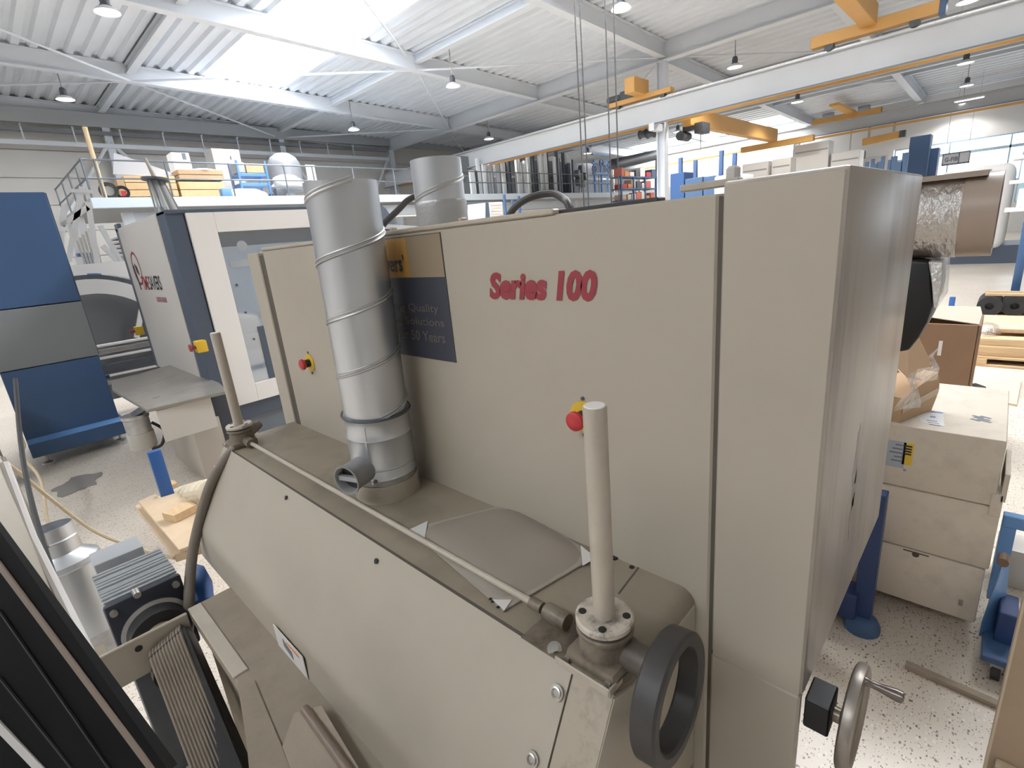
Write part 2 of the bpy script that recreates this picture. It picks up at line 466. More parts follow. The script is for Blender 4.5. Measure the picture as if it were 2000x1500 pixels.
# columns (H section)
def column(x, y, z1, w=.28):
    global n
    mb = MB(); t = .03; h = w / 2
    mb.box(x - h, x + h, y - h, y - h + t, 0, z1); mb.box(x - h, x + h, y + h - t, y + h, 0, z1); mb.box(x - t / 2, x + t / 2, y - h + t, y + h - t, 0, z1)
    mb.box(x - h - .04, x + h + .04, y - h - .04, y + h + .04, 0, .04)
    struct(mb, 'trim_%d' % n, white_cool); n += 1
for y in (-2.0, 8.72, 24.2): column(16.85, y, 6.86)
for x in (4.75, 11.1): column(x, 24.2, zr(x), .24)
for y in (-1.0, 9.45, 19.5): column(34.2, y, 6.38, .3)
# wall with horizontal cladding panels
mb = MB(); mb.box(-14, SLX + .3, YB + .06, YB + .3, 0, 8.2); wb = struct(mb, 'wall_back', wallm)
for k in range(9):
    mb = MB(); mb.box(-14, SLX, YB, YB + .06, k * .9 + .01, k * .9 + .885, .006, 1)
    o = mb.build('panel', wallm, wb)
mb = MB(); mb.box(-14, SLX + .3, -10.4, -10.2, 0, 8.2); struct(mb, 'wall_front', wallm)
mb = MB(); mb.box(-14.3, -14, -10.4, YB + .3, 0, 8.2); struct(mb, 'wall_left', wallm)
# cable tray, pipes along the back wall
mb = MB(); mb.box(-14, 16.6, 24.0, 24.2, 6.78, 6.9); struct(mb, 'trim_%d' % n, mat('tray_grey', (.22, .235, .26), .5)); n += 1
mb = MB(); mb.box(-14, 16.6, 24.0, 24.1, 6.36, 6.5); struct(mb, 'trim_%d' % n, white_cool); n += 1
mb = MB(); mb.box(-14, 30, 24.05, 24.2, 7.05, 7.5); struct(mb, 'trim_%d' % n, mat('girt_grey', (.42, .44, .46), .5)); n += 1
for k in range(14):
    x = -3 + k * 1.35
    mb = MB(); mb.box(x, x + .04, 23.98, 24.04, 6.45, 6.95); mb.box(x, x + .04, 23.9, 24.04, 6.95, 6.99)
    struct(mb, 'trim_%d' % n, white_cool); n += 1
for (x0, x1) in ((4.75, 7.2), (11.1, 13.4), (16.7, 14.6), (4.75, 2.4)):
    mb = MB(); mb.cyl((x0, 24.1, 6.6), (x1, 24.1, 3.4), .06, n=8); struct(mb, 'trim_%d' % n, white_cool); n += 1

# crane runway beams with yellow conductor rail
def runway(x, z, h, w, y0, y1):
    global n
    mb = ibeam_y(x, y0, y1, z, h, w)
    struct(mb, 'trim_%d' % n, runway_m, ang=30); n += 1
    mb = MB(); mb.box(x - w / 2 - .015, x - w / 2 + .02, y0, y1, z - .035, z + .0); struct(mb, 'trim_%d' % n, mat('rail_dark', (.2, .2, .21), .5)); n += 1
    mb = MB(); mb.box(x - .03, x + .03, y0, y1, z + h, z + h + .05); struct(mb, 'trim_%d' % n, steel); n += 1
runway(16.3, 5.03, .66, .26, -16, YB - .4)
runway(33.7, 5.72, .55, .28, -16, YB - .4)
for y in (8.72, -2.0):
    mb = MB(); mb.box(16.1, 16.72, y - .09, y + .09, 4.82, 5.03); struct(mb, 'trim_%d' % n, white_cool); n += 1
mb = MB(); mb.box(16.95, 17.03, -16, 24, 5.06, 5.16)
rail = single(mb, 'conductor_rail', crane_y, 'thin yellow conductor rail running below the white crane runway beam', 'rail', (16.99, 4, 5.1))
for k in range(16):
    y = -4 + k * 1.75
    mb = MB(); mb.box(16.97, 17.01, y, y + .06, 5.16, 5.34); mb.box(16.85, 17.06, y - .02, y + .08, 5.33, 5.36); mb.build('hanger', steel, rail)
mb = MB(); mb.box(33.4, 33.46, -16, 24, 5.52, 5.62)
single(mb, 'conductor_rail', crane_y, 'thin yellow conductor rail under the far second runway beam', 'rail', (33.4, 4, 5.6))

# far window wall (X = 35): openings with panes and real sky behind
WX = SLX
wl = MB(); wl.box(WX, WX + .25, -16, YB, 4.5, 6.8); wl.box(WX, WX + .25, -16, YB, 0, 2.4); wl.box(WX, WX + .25, 5.0, YB, 2.4, 4.5)
ww = struct(wl, 'wall_right', mat('wall_white', (.82, .82, .82), .5))
for k in range(9):
    y = 4.95 - k * 2.2
    m_ = MB(); t = .06
    m_.box(WX - .03, WX + .1, y - 2.2, y, 2.4, 2.4 + t); m_.box(WX - .03, WX + .1, y - 2.2, y, 4.44, 4.5); m_.box(WX - .03, WX + .1, y - t, y, 2.46, 4.44)
    m_.box(WX - .03, WX + .1, y - 2.2, y, 3.86, 3.99)
    fr = m_.build('window_%d' % (10 + k), mat('window_frame_blue', (.42, .58, .70), .4), None, kind='structure')
    m_ = MB(); m_.box(WX + .03, WX + .04, y - 2.2, y - t, 2.46, 4.44); m_.build('pane', glass, fr)
# white panels of the far wall beside the columns
for k in range(5):
    y = 5.2 + k * 3.1
    mb = MB(); mb.box(WX - .08, WX, y, y + 3.0, .1, 4.3, .01, 1); mb.build('panel', mat('panel_offwhite', (.60, .59, .57), .5), ww)

# ================================================================== LAMPS
def make_lamp(name, label, p, tilt=0.0, rod=.7, s=1.0):
    r = thing(name, label, 'lamp', p, 'high bay lamps under the roof')
    p = V(p)
    m = MB(); m.lathe([(0, .30), (.05, .30), (.075, .26), (.085, .2), (.075, .13), (.10, .12), (.10, .1), (0, .1)], p, n=20); m.build('driver_housing', darkmach, r)
    m = MB(); m.lathe([(.10, .10), (.17, .06), (.225, 0), (.215, 0), (.16, .055), (.09, .09)], p, n=24, closed=True); m.build('reflector', mat('lamp_rim', (.75, .75, .76), .35), r)
    m = MB(); m.lathe([(0, .012), (.205, .012), (.205, .02), (0, .02)], p, n=24); m.build('diffuser', lampglow, r)
    return r
proto = None
LAMPS = [  # pixel, height, label
    (210, 25, 6.75, 'large lit high bay lamp at the upper left of the roof'),
    (128, 195, 6.75, 'lit high bay lamp near the left back wall'),
    (885, 169, 6.5, 'lit high bay lamp under the middle roof beam'),
    (691, 254, 6.5, 'lit high bay lamp before the back wall, right of the skylight'),
    (1213, 18, 6.5, 'lit high bay lamp above the hanging chains'),
    (1435, 132, 6.3, 'lit high bay lamp right of the tall white column'),
    (1886, 124, 6.0, 'lit high bay lamp above the long white runway beam at right'),
    (1557, 200, 6.0, 'small lit high bay lamp over the far yellow crane'),
    (1148, 300, 6.0, 'small far lamp between the hanging chains'),
    (1324, 258, 6.0, 'tiny far lamp right of the tall column'),
    (1888, 168, 6.0, 'far lamp over the second runway beam'),
    (1890, 4, 6.3, 'lamp at the top right beside the yellow crane carriage'),
    (955, 272, 6.2, 'tiny unlit looking lamp behind the runway beam at left'),
    (1880, 203, 6.0, 'lowest of the far lamps at the right edge'),
]
for px, py, z, lab in LAMPS:
    p = at_z(px, py, z)
    top = zr(p.x) + .45
    if proto is None:
        proto = l = make_lamp('high_bay_lamp', lab, p)
    else:
        l = copy_tree(proto, p, lab)
    m = MB(); m.cyl((p.x, p.y, z + .29), (p.x, p.y, top + .07), .012, n=8); m.build('suspension_rod', steel, l)
    ld = bpy.data.lights.new('lamp_light', 'SPOT'); ld.energy = 150; ld.spot_size = 2.5; ld.spot_blend = .4; ld.shadow_soft_size = .2; ld.color = (1, .96, .9)
    lo_ = bpy.data.objects.new('lamp_light', ld); COL.objects.link(lo_); lo_.parent = l; lo_.location = (0, 0, -.06)
# elongated bright strip fittings (seen at right)
for px, py, z, lab in ((1897, 88, 6.0, 'long bright light panel above the yellow rail at right'), (1890, 195, 5.9, 'small bright light panel far right under the roof')):
    p = at_z(px, py, z)
    t = thing('light_panel', lab, 'lamp', p)
    m = MB(); m.box(p.x - .14, p.x + .14, p.y - .55, p.y + .45, p.z, p.z + .06, .01); m.build('housing', white, t)
    m = MB(); m.box(p.x - .12, p.x + .12, p.y - .52, p.y + .42, p.z - .008, p.z); m.build('diffuser', lampglow, t)
    for yy in (-.4, .3):
        m = MB(); m.cyl((p.x, p.y + yy, p.z + .06), (p.x, p.y + yy, zr(p.x) + .52), .006, n=6); m.build('suspension_wire', steel, t)

# ================================================================== CRANES
# crane of this bay: end carriage on the runway, bridge towards -X
t = thing('bridge_crane', 'yellow bridge crane at the top right riding on the near runway beam', 'crane', (16.3, 3.0, 5.9))
m = MB(); m.box(16.16, 16.44, 1.75, 4.3, 5.86, 6.12, .01, 1); m.build('end_carriage', crane_y, t)
m = MB(); m.box(16.14, 16.46, 1.66, 1.78, 5.82, 6.14, .01, 1); m.build('buffer', blue, t, 'dark end buffer')
m = MB(); m.box(4.0, 16.2, 2.92, 3.24, 6.0, 6.42, .01, 1); m.build('bridge_girder', crane_y, t)
for yy in (2.2, 3.9):
    m = MB(); m.cyl((16.2, yy, 5.82), (16.4, yy, 5.82), .1, n=18); m.build('wheel', darkmach, t)
t = thing('bridge_crane', 'yellow crane end carriage with hoist left of the tall column, on the runway beam', 'crane', (16.3, 9.3, 5.9))
m = MB(); m.box(16.16, 16.44, 8.1, 10.3, 5.8, 5.94, .01, 1); m.build('end_carriage', crane_y, t)
m = MB(); m.box(15.5, 16.4, 8.95, 9.3, 5.92, 6.35, .01, 1); m.build('bridge_girder', crane_y, t)
m = MB(); m.box(16.2, 16.5, 9.35, 9.9, 5.92, 6.2, .02); m.cyl((16.3, 9.9, 6.05), (16.3, 10.4, 6.05), .11, n=14); m.build('drive_motor', darkmach, t)
for yy in (8.4, 10.0):
    m = MB(); m.cyl((16.2, yy, 5.77), (16.4, yy, 5.77), .08, n=18); m.build('wheel', darkmach, t)
# second bay crane
t = thing('bridge_crane', 'far yellow bridge crane with grey hoist hanging in the second bay', 'crane', (22, 7.6, 5.2))
a, b = at_z(1395, 205, 5.6), at_z(1508, 262, 5.35)
m = MB(); m.box(17.6, 26.4, 8.1, 8.4, 4.98, 5.5, .01, 1); m.build('bridge_girder', crane_y, t)
m = MB(); m.box(26.1, 26.4, 6.6, 9.6, 4.74, 4.98, .01, 1); m.build('end_carriage', crane_y, t)
hp = at_z(1415, 240, 4.9)
m = MB(); m.box(hp.x - .3, hp.x + .3, 7.8, 8.1, 4.72, 5.05, .03); m.build('hoist_body', darkmach, t)
m = MB(); m.cyl((hp.x - .5, 8.5, 4.72), (hp.x + .1, 8.5, 4.72), .15, n=16); m.box(hp.x - .3, hp.x - .1, 8.1, 8.5, 4.85, 5.0); m.build('hoist_motor', darkmach, t)
m = MB(); m.tube([(hp.x, 8.0, 4.75), (hp.x, 8.0, 4.2)], .02); m.build('hook_chain', steel, t)
t = thing('bridge_crane', 'distant yellow crane carriage with two grey motors on the second runway beam', 'crane', (33.7, 8.0, 6.3))
m = MB(); m.box(33.55, 33.85, 5.5, 8.6, 6.28, 6.55, .01, 1); m.build('end_carriage', crane_y, t)
m = MB(); m.box(30.0, 33.6, 6.6, 7.0, 6.5, 6.62, .01, 1); m.build('bridge_girder', crane_y, t)
for yy in (6.0, 7.6):
    m = MB(); m.cyl((33.6, yy, 6.62), (33.6, yy + .5, 6.62), .14, n=14); m.build('drive_motor', ltgrey, t)
t = thing('crane_carriage', 'small yellow carriage under the far beam, above the window wall', 'crane', (33.7, 5.0, 5.3))
pa, pb = at_x(1685, 278, 33.7), at_x(1757, 263, 33.7)
m = MB(); m.bar((33.7, pa.y, pa.z), (33.7, pb.y, pb.z), .25, .34); m.build('beam', crane_y, t)
m = MB(); m.box(33.55, 33.85, pb.y - .25, pb.y, pb.z - .15, pb.z + .17); m.build('buffer', darkmach, t)
m = MB(); m.box(33.65, 33.75, pa.y - .3, pa.y - .2, pa.z, 5.73); m.box(33.65, 33.75, pb.y + .2, pb.y + .3, pb.z, 5.73); m.build('hanger', steel, t)
# cable drums beside the column
for k, (px, py, lab) in enumerate(((1256, 262, 'dark cable drum hanging left of the tall column, left one'), (1271, 261, 'dark cable drum touching the tall column'))):
    p = at_x(px, py, 16.99)
    t = thing('cable_drum', lab, 'drum', p, 'dark drums beside the tall column')
    m = MB(); m.lathe([(0, -.13), (.14, -.13), (.14, -.1), (.11, -.08), (.11, .08), (.14, .1), (.14, .13), (0, .13)], p, (0, 1, 0), 20); m.build('drum', darkmach, t)
    m = MB(); m.bar(p + V((0, 0, .1)), V((p.x, p.y, 5.09)), .03, .03); m.build('bracket', steel, t)
p = at_x(1650, 308, 33.7); 
t = thing('cable_drum', 'small dark drum far behind the sander, above the white panels', 'drum', p)
m = MB(); m.cyl(p, p + V((0, -.45, 0)), .17, n=16); m.cyl(p + V((0, -.5, 0)), p + V((0, -.9, 0)), .2, n=16); m.build('drum', darkmach, t)
m = MB(); m.bar(p + V((0, -.2, 0)), V((p.x, p.y - .2, 5.73)), .05, .05); m.build('bracket', steel, t)
# hanging chains (four) in front of the sander's back
for k, (x1, x2, y0, lab) in enumerate(((1117, 1140, -20, 'leftmost of the four hanging hoist chains'), (1127, 1149, -20, 'second hanging hoist chain from the left'), (1195, 1194, -20, 'third hanging hoist chain from the left'), (1214, 1209, 18, 'rightmost of the four hanging hoist chains'))):
    b = at_d(x2, 385, 9.5); z1 = zr(b.x) + .2
    m = MB(); m.cyl((b.x, b.y, 1.1), (b.x, b.y, z1), .013, n=6)
    t = thing('hoist_chain', lab, 'chain', (b.x, b.y, 1.1), 'hanging hoist chains')
    m.build('chain_strand', mat('chain_grey', (.06, .06, .065), .5), t)
    m = MB(); m.lathe([(0, 0), (.03, 0), (.035, .05), (.02, .12), (0, .12)], (b.x, b.y, 1.0), n=10); m.build('hook_block', darkmach, t)
p = at_d(1135, 330, 9.45)
# ================================================================== THE SANDER (main beige machine)
D = .85
sander = thing('wide_belt_sander', 'large beige wide belt sander with red Series 100 lettering filling the foreground', 'machine', (1.2, 1.2, 0))
Y0, Y1 = .345, 2.222                          # front panel limits
m = MB(); m.box(D, D + .75, Y0, Y1, .62, 2.035, .004, 1); m.build('main_body', beige, sander)
m = MB(); m.box(D + .01, D + .7, Y0 + .1, Y1 - .05, 0, .62); m.build('machine_base', beige_dusty, sander)
m = MB(); m.box(D, D + .75, .166, .338, 1.135, 2.052, .006, 2); m.build('side_cabinet', beige_side, sander)
m = MB(); m.box(D - .0015, D + .01, .172, .334, 1.13, 2.046, .001, 1); m.build('cabinet_front', beige, sander)
m = MB(); m.box(D, D + .02, .17, .338, .25, 1.128, .004, 1); m.build('lower_front_plate', beige, sander)
m = MB(); m.box(D + .02, D + .6, .3, .40, 0, 1.13); m.build('frame_post', beige_dusty, sander)
m = MB(); m.box(D + .004, D + .02, .337, .346, .3, 2.03); m.build('seam', groove, sander)
m = MB(); m.box(D, D + .75, 2.278, 2.40, .62, 2.03, .004, 1); m.build('left_column', beige, sander)
m = MB(); m.box(D + .006, D + .05, 2.218, 2.282, .62, 2.015); m.build('seam', groove, sander)
# top edge trim
m = MB(); m.box(D - .004, D + .02, .68, Y1, 2.034, 2.046, .003, 1); m.build('top_lip', beige_light, sander)
m = MB(); m.box(D + .02, D + .05, .46, .70, 2.034, 2.043, .002, 1); m.build('top_lip', charcoal, sander)
a = at_x(1335, 366, .90); b = at_x(1450, 350, .90)
m = MB(); m.box(.885, .905, b.y, a.y, 2.046, 2.058, .002, 1); m.build('top_bracket', beige_light, sander)
p = at_x(1436, 345, .97)
m = MB(); m.box(p.x - .01, p.x + .012, p.y - .006, p.y + .014, 2.03, 2.083, .004, 1); m.build('hinge_block', greypanel, sander)
for yy in (1.0, 1.31):
    m = MB(); m.box(D + .03, D + .05, yy, yy + .016, 2.034, 2.056, .003, 1); m.build('latch_pin', beige_light, sander)
# hood deck (horizontal top of the front hood)
ZD = 1.266
prof = []
m = MB()
r = .035; ye = .372
pts = [(2.30, ZD), (ye + r, ZD)] + [(ye + r - r * math.sin(t), ZD - r + r * math.cos(t)) for t in (math.pi / 8, math.pi / 4, 3 * math.pi / 8, math.pi / 2)] + [(ye, .62), (2.30, .62)]
m.prism([(.545, y, z) for y, z in pts], (D - .545 + .001, 0, 0)); m.build('hood_deck', beige_dusty, sander)
# right end face of the hood: cleaner paint
m = MB()
m.prism([(.54, ye - .0025, 1.258), (.60, ye - .0025, 1.236), (.845, ye - .0025, 1.236), (.845, ye - .0025, .80), (.357, ye - .0025, .84), (.364, ye - .0025, .968)], (0, .07, 0), .0012); m.build('hood_end_panel', beige, sander)
# slanted cover : seam (X .535) down to the fold (X .36)
XF, ZF = .362, .968
cy0, cy1 = .455, 2.275
def cover(y0, y1, mname, mt, lift=0.0):
    m = MB(); q = 8
    sl = V((.535 - XF, 0, ZD - ZF)).normalized(); nn = V((-sl.z, 0, sl.x))
    prof = [(.5395, ZD - .001)]
    # rounded fold
    r_ = .03
    A = V((XF, 0, ZF)) + sl * r_; B = V((XF, 0, ZF)) - V((0, 0, 1)) * r_
    prof.append((A.x, A.z))
    for k in range(1, 6):
        t = k / 6; P_ = A * (1 - t) ** 2 + V((XF, 0, ZF)) * 2 * t * (1 - t) + B * t * t; prof.append((P_.x, P_.z))
    prof.append((B.x, B.z)); prof.append((XF - .006, .838))
    prof += [(XF + .012, .838), (XF + .02, ZF - .015), (.553, ZD - .02)]
    m.prism([(x + nn.x * lift, y0, z + nn.z * lift) for x, z in prof], (0, y1 - y0, 0)); return m.build(mname, mt, sander, ang=25)
cov = cover(cy0, cy1, 'hood_cover', beige)
cover(ye + .0, cy0 - .003, 'hood_cover_end', grimy, -.002)
m = MB(); m.box(.5395, .5465, .45, 2.27, ZD - .012, ZD + .0003); m.build('seam', groove, sander)
# holes and bolts in the cover
def on_cover(px, py):
    sl = V((.535 - XF, 0, ZD - ZF)).normalized(); nn = V((-sl.z, 0, sl.x)); d = ray(px, py); P0 = V((.535, 0, ZD))
    return EYE + d * ((P0 - EYE).dot(nn) / d.dot(nn)), nn
for px, py in ((558, 972), (734, 1096)):
    p, nn = on_cover(px, py); m = MB(); m.cyl(p - nn * .002, p + nn * .0006, .007, n=14); m.build('bolt_hole', black, sander)
for px, py in ((1088, 1352), (1040, 1482)):
    p, nn = on_cover(px, py); m = MB(); m.lathe([(.0135, 0), (.0135, .002), (.010, .0025), (.010, .0055), (.0075, .0065), (.0055, .003), (0, .003)], p, nn, 18); m.build('flange_bolt', steel, sander)
# warning sticker on the vertical strip of the cover
sa = at_x(533, 1218, XF - .008); sb = at_x(604, 1335, XF - .008)
m = MB(); m.box(XF - .0085, XF - .0065, sb.y, sa.y, .845, .925); st = m.build('warning_sticker', sticker, sander)
m = MB(); m.box(XF - .0095, XF - .0085, sb.y + .03, (sa.y + sb.y) / 2 + .01, .905, .913); m.build('red_bar', orange, st)
m = MB(); m.obox((XF - .009, sa.y - .09, .885), (.0004, 0, 0), (0, .03, .008), (0, .0, .014)); m.build('black_figure', ink, st)
# deck plates, seams
m = MB(); m.bar(at_z(1208, 1160, ZD), at_z(1250, 1105, ZD), .004, .001); m.build('seam', groove, sander)
p = at_z(1234, 1108, ZD); m = MB(); m.cyl(p, p + V((0, 0, .0012)), .006, n=12); m.build('bolt_hole', black, sander)
p = at_z(1200, 1090, ZD); m = MB(); m.cyl(p, p + V((0, 0, .004)), .009, n=12); m.build('bolt_hole', black, sander)
# front angle strip under the right gearbox
a, b = at_z(1100, 1278, ZD + .002), at_z(1205, 1345, ZD + .002)
m = MB(); m.box(.537, .64, ye + .004, .575, ZD - .001, ZD + .0015); m.build('mounting_strip', castiron, sander)
m = MB(); m.box(.534, .538, ye + .004, .49, ZD - .006, ZD + .010, .001, 1); m.box(.534, .575, ye + .003, ye + .007, ZD - .006, ZD + .010, .001, 1); m.build('channel_lip', beige_light, sander)
m = MB(); m.box(.54, .575, ye + .012, .40, ZD + .001, ZD + .0025); m.build('channel_gap', black, sander)
# column of the spindle: both ends
def spindle(y, wheel):
    x = .60; ZD = 1.299
    m = MB(); m.lathe([(.050, -.06), (.0485, -.012), (.046, .012), (.044, .027), (0, .027)], (x, y, ZD + .0), n=28)
    m.box(x - .054, x + .045, y - .050, y + .052, 1.262, 1.293, .01, 2); m.box(x - .06, x + .03, y - .040, y + .036, 1.264, 1.272, .002, 1); m.build('gear_housing', castiron, sander)
    m = MB(); m.lathe([(0, .027), (.0405, .025), (.0405, .028), (.047, .028), (.0505, .031), (.0505, .036), (.048, .039), (0, .039)], (x, y, ZD), n=32); m.build('lower_flange', castiron, sander)
    m = MB(); m.lathe([(0, .039), (.045, .039), (.045, .047), (0, .047)], (x, y, ZD), n=28); m.build('flange_gap', groove, sander)
    m = MB(); m.lathe([(0, .047), (.0505, .047), (.0505, .055), (.047, .058), (0, .058)], (x, y, ZD), n=32); m.build('upper_flange', mat('flange_paint', (.56, .50, .42), .5, var=.05, dirt=(.05, .04, .032), dirt_amt=1.0, dscale=26), sander)
    for k in range(4):
        an = .5 + k * math.pi / 2; m = MB(); m.cyl((x + math.cos(an) * .038, y + math.sin(an) * .038, ZD + .058), (x + math.cos(an) * .038, y + math.sin(an) * .038, ZD + .0595), .007, n=10); m.build('counterbore', black, sander)
    m = MB(); m.lathe([(0, .0), (.0188, .0), (.0188, .429), (.0175, .432), (0, .432)], (x, y, ZD + .01), n=28); m.build('guide_tube', beige_light, sander)
    m = MB(); m.lathe([(0, 0), (.0173, 0), (.016, .0015), (0, .0015)], (x, y, ZD + .442), n=24); m.build('tube_cap', white, sander)
    # bracket bolts
    for dy in (-.04, .045):
        m = MB(); m.cyl((x - .05, y + dy, 1.275), (x - .058, y + dy, 1.275), .006, n=6); m.build('bracket_bolt', steel, sander)
spindle(.425, True)
spindle(2.215, False)
m = MB(); m.box(.55, .70, 2.26, 2.34, ZD - .10, ZD - .004, .004, 1); m.build('spindle_bracket', castiron, sander)
# drive rod along the deck with couplings
m = MB(); m.cyl((.603, .60, ZD + .022), (.603, 2.19, ZD + .022), .0075, n=14); m.build('drive_rod', beige_light, sander)
m = MB(); m.lathe([(0, 0), (.0115, 0), (.0115, .03), (0, .03)], (.603, .575, ZD + .022), (0, 1, 0), 14)
m.lathe([(0, 0), (.0165, 0), (.0175, .003), (.0175, .05), (.0165, .053), (0, .053)], (.603, .512, ZD + .022), (0, 1, 0), 18); m.build('coupling', castiron, sander)
m = MB(); m.lathe([(0, 0), (.02, 0), (.02, .05), (0, .05)], (.603, 2.12, ZD + .022), (0, 1, 0), 16); m.build('coupling', castiron, sander)
m = MB(); m.lathe([(.004, 0), (.004, .0025), (.0135, .0025), (.0135, 0)], at_z(1083, 1268, ZD + .003), (-.4, -.5, .8), 16, closed=True); p = at_z(1083, 1268, ZD + .003); m.cyl(p, p + V((-.003, -.004, .008)), .007, n=6); m.build('clamp_screw', steel, sander)
# black hand wheel ring on the gearbox shaft
m = MB(); m.lathe([(0, 0), (.027, 0), (.029, .02), (.0255, .03), (.0255, .09), (0, .09)], (.606, .402, ZD + .026), (0, -1, 0), 24); m.build('wheel_shaft', mat('shaft_brown', (.11, .09, .075), .5, var=.2, vscale=18), sander)
hw = MB(); hw.lathe([(.102, -.021), (.106, -.017), (.106, .017), (.102, .021), (.087, .021), (.082, .016), (.082, -.016), (.087, -.021)], (.608, .307, 1.253), (.06, -1, .04), 56, closed=True)
hwo = hw.build('black_handwheel', charcoal, sander, 'black ring handwheel at the right end of the hood')
m = MB()
for k in range(3):
    an = math.pi - .25 + k * 2 * math.pi / 3
    if k: continue
    m.bar((.607, .33, 1.285), (.608 + math.cos(an) * .086, .316, 1.253 + math.sin(an) * .086), .013, .01, (0, 1, 0))
m.cyl((.607, .34, 1.287), (.607, .32, 1.287), .02, n=18)
m.build('spoke', charcoal, hwo)
# crank wheel at the bottom corner of the side cabinet
m = MB(); m.hexa([(.87, .124, 1.045), (.935, .124, 1.045), (.935, .166, 1.045), (.87, .166, 1.045), (.87, .124, 1.115), (.935, .124, 1.115), (.935, .166, 1.115), (.87, .166, 1.115)], .003, 1); m.build('wheel_block', black, sander)
C = V((.925, .095, 1.07)); AX = V((0, -1, 0))
cw = MB(); cw.lathe([(0, -.008), (.02, -.008), (.05, .0), (.078, .004)], C, AX, 40)
cw.lathe([(.101, .0), (.099, .008), (.092, .0115), (.084, .0095), (.077, .003), (.077, -.003), (.084, -.0095), (.092, -.0115), (.099, -.008)], C, AX, 48, closed=True)
cwo = cw.build('crank_handwheel', satin, sander, 'satin metal handwheel with crank handle low on the side cabinet')
m = MB(); m.lathe([(0, -.03), (.006, -.03), (.006, -.02), (.0145, -.02), (.0145, .004), (.019, .009), (0, .009)], V((.915, .118, 1.066)), (0, -1, 0), 22); m.build('hub', mat('hub_bronze', (.33, .285, .225), .35, .7), cwo)
hq = at_x(1697, 1343, .93)
m = MB(); m.lathe([(0, 0), (.0085, 0), (.0085, .006), (.0065, .01), (.0075, .025), (.0112, .048), (.0105, .056), (.006, .0585), (0, .0585)], (.93, .086, 1.158), (0, -1, 0), 20); m.build('crank_handle', mat('handle_dark', (.17, .145, .13), .25, .6), cwo)
# emergency stops on the front panel
def estop(y, z, par, x=D, s=1.0, nm='emergency_stop'):
    m = MB(); m.lathe([(0, 0), (.036 * s, 0), (.036 * s, .003), (.030 * s, .004), (0, .004)], (x, y, z), (-1, 0, 0), 28); o = m.build(nm, yellow, par)
    m = MB(); m.lathe([(0, 0), (.016 * s, 0), (.016 * s, .026 * s), (0, .026 * s)], (x - .003, y, z), (-1, 0, 0), 18); m.build('stem', black, o)
    m = MB(); m.lathe([(0, 0), (.018 * s, 0), (.0225 * s, .006 * s), (.0215 * s, .014 * s), (.013 * s, .019 * s), (0, .020 * s)], (x - .024 * s, y, z), (-1, 0, 0), 24); m.build('mushroom_button', red, o)
    for dz in (.043, -.043):
        m = MB(); m.cyl((x, y, z + dz * s), (x - .003, y, z + dz * s), .0045 * s, n=8); m.build('screw', darkmach, o)
estop(1.985, 1.583, sander)
estop(.632, 1.602, sander)
# plaque with print, and the lettering
pl = MB(); pl.box(D - .002, D, 1.052, 1.62, 1.682, 2.026); plo = pl.build('sign_plaque', navy, sander, 'yellow over navy maker plaque')
m = MB(); m.box(D - .003, D - .002, 1.0535, 1.62, 1.914, 2.024); m.build('ochre_field', ochre, plo)
m = MB(); m.box(D - .0035, D - .003, 1.205, 1.62, 1.916, 2.022); m.build('golden_band', mat('golden_print', (.52, .28, .07), .45, var=.15, vscale=3), plo)
text('maker_name', 'Timesavers\u2019', navy, plo, (D - .0042, 1.475, 1.931), (0, -1, 0), (0, 0, 1), .252, .048, .02)
for k, (s_, z, w_, y_) in enumerate((('Providing Quality', 1.812, .33, 1.428), ('Finishing Solutions', 1.773, .36, 1.441), ('For Over 50 Years', 1.734, .34, 1.425))):
    text('slogan_line', s_, goldprint, plo, (D - .0032, y_, z), (0, -1, 0), (0, 0, 1), w_, .029, .003)
text('series_lettering', 'Series 100', redprint, sander, (D - .0012, .893, 1.858), (0, -1, 0), (0, 0, 1), .312, .064, .05, .2, .98, label='red bold Series 100 lettering')
# scuffs on the side cabinet
def scuff(px, py, l, w):
    p = at_y(px, py, .166)
    return p
m = MB()
for (px, py, l, w) in ((1672, 900, .15, .022), (1662, 1010, .10, .016), (1668, 960, .08, .014)):
    p = at_y(px, py, .166); q = []
    for k in range(18):
        a = 2 * math.pi * k / 18; rr = 1 + random.uniform(-.35, .35)
        q.append((p.x + math.cos(a) * w * rr, .1657, p.z + math.sin(a) * l * .5 * rr))
    m.prism(q, (0, .0004, 0))
m.build('scuff_mark', mat('scuff_grey', (.26, .235, .21), .45), sander)
# cable loop over the top, dark tube behind
a, b, c, d = at_x(998, 415, 1.0), at_x(1030, 388, 1.02), at_x(1075, 378, 1.05), at_x(1112, 404, 1.0)
m = MB(); m.tube([a + V((0, .02, -.05)), a, b, c, at_x(1100, 388, 1.03), d, d + V((0, -.01, -.05))], .009, 10, 8); m.build('cable_loop', charcoal, sander)
m = MB(); m.box(1.05, 1.5, .95, 1.2, 2.0, 2.05); m.build('top_cover', darkmach, sander)

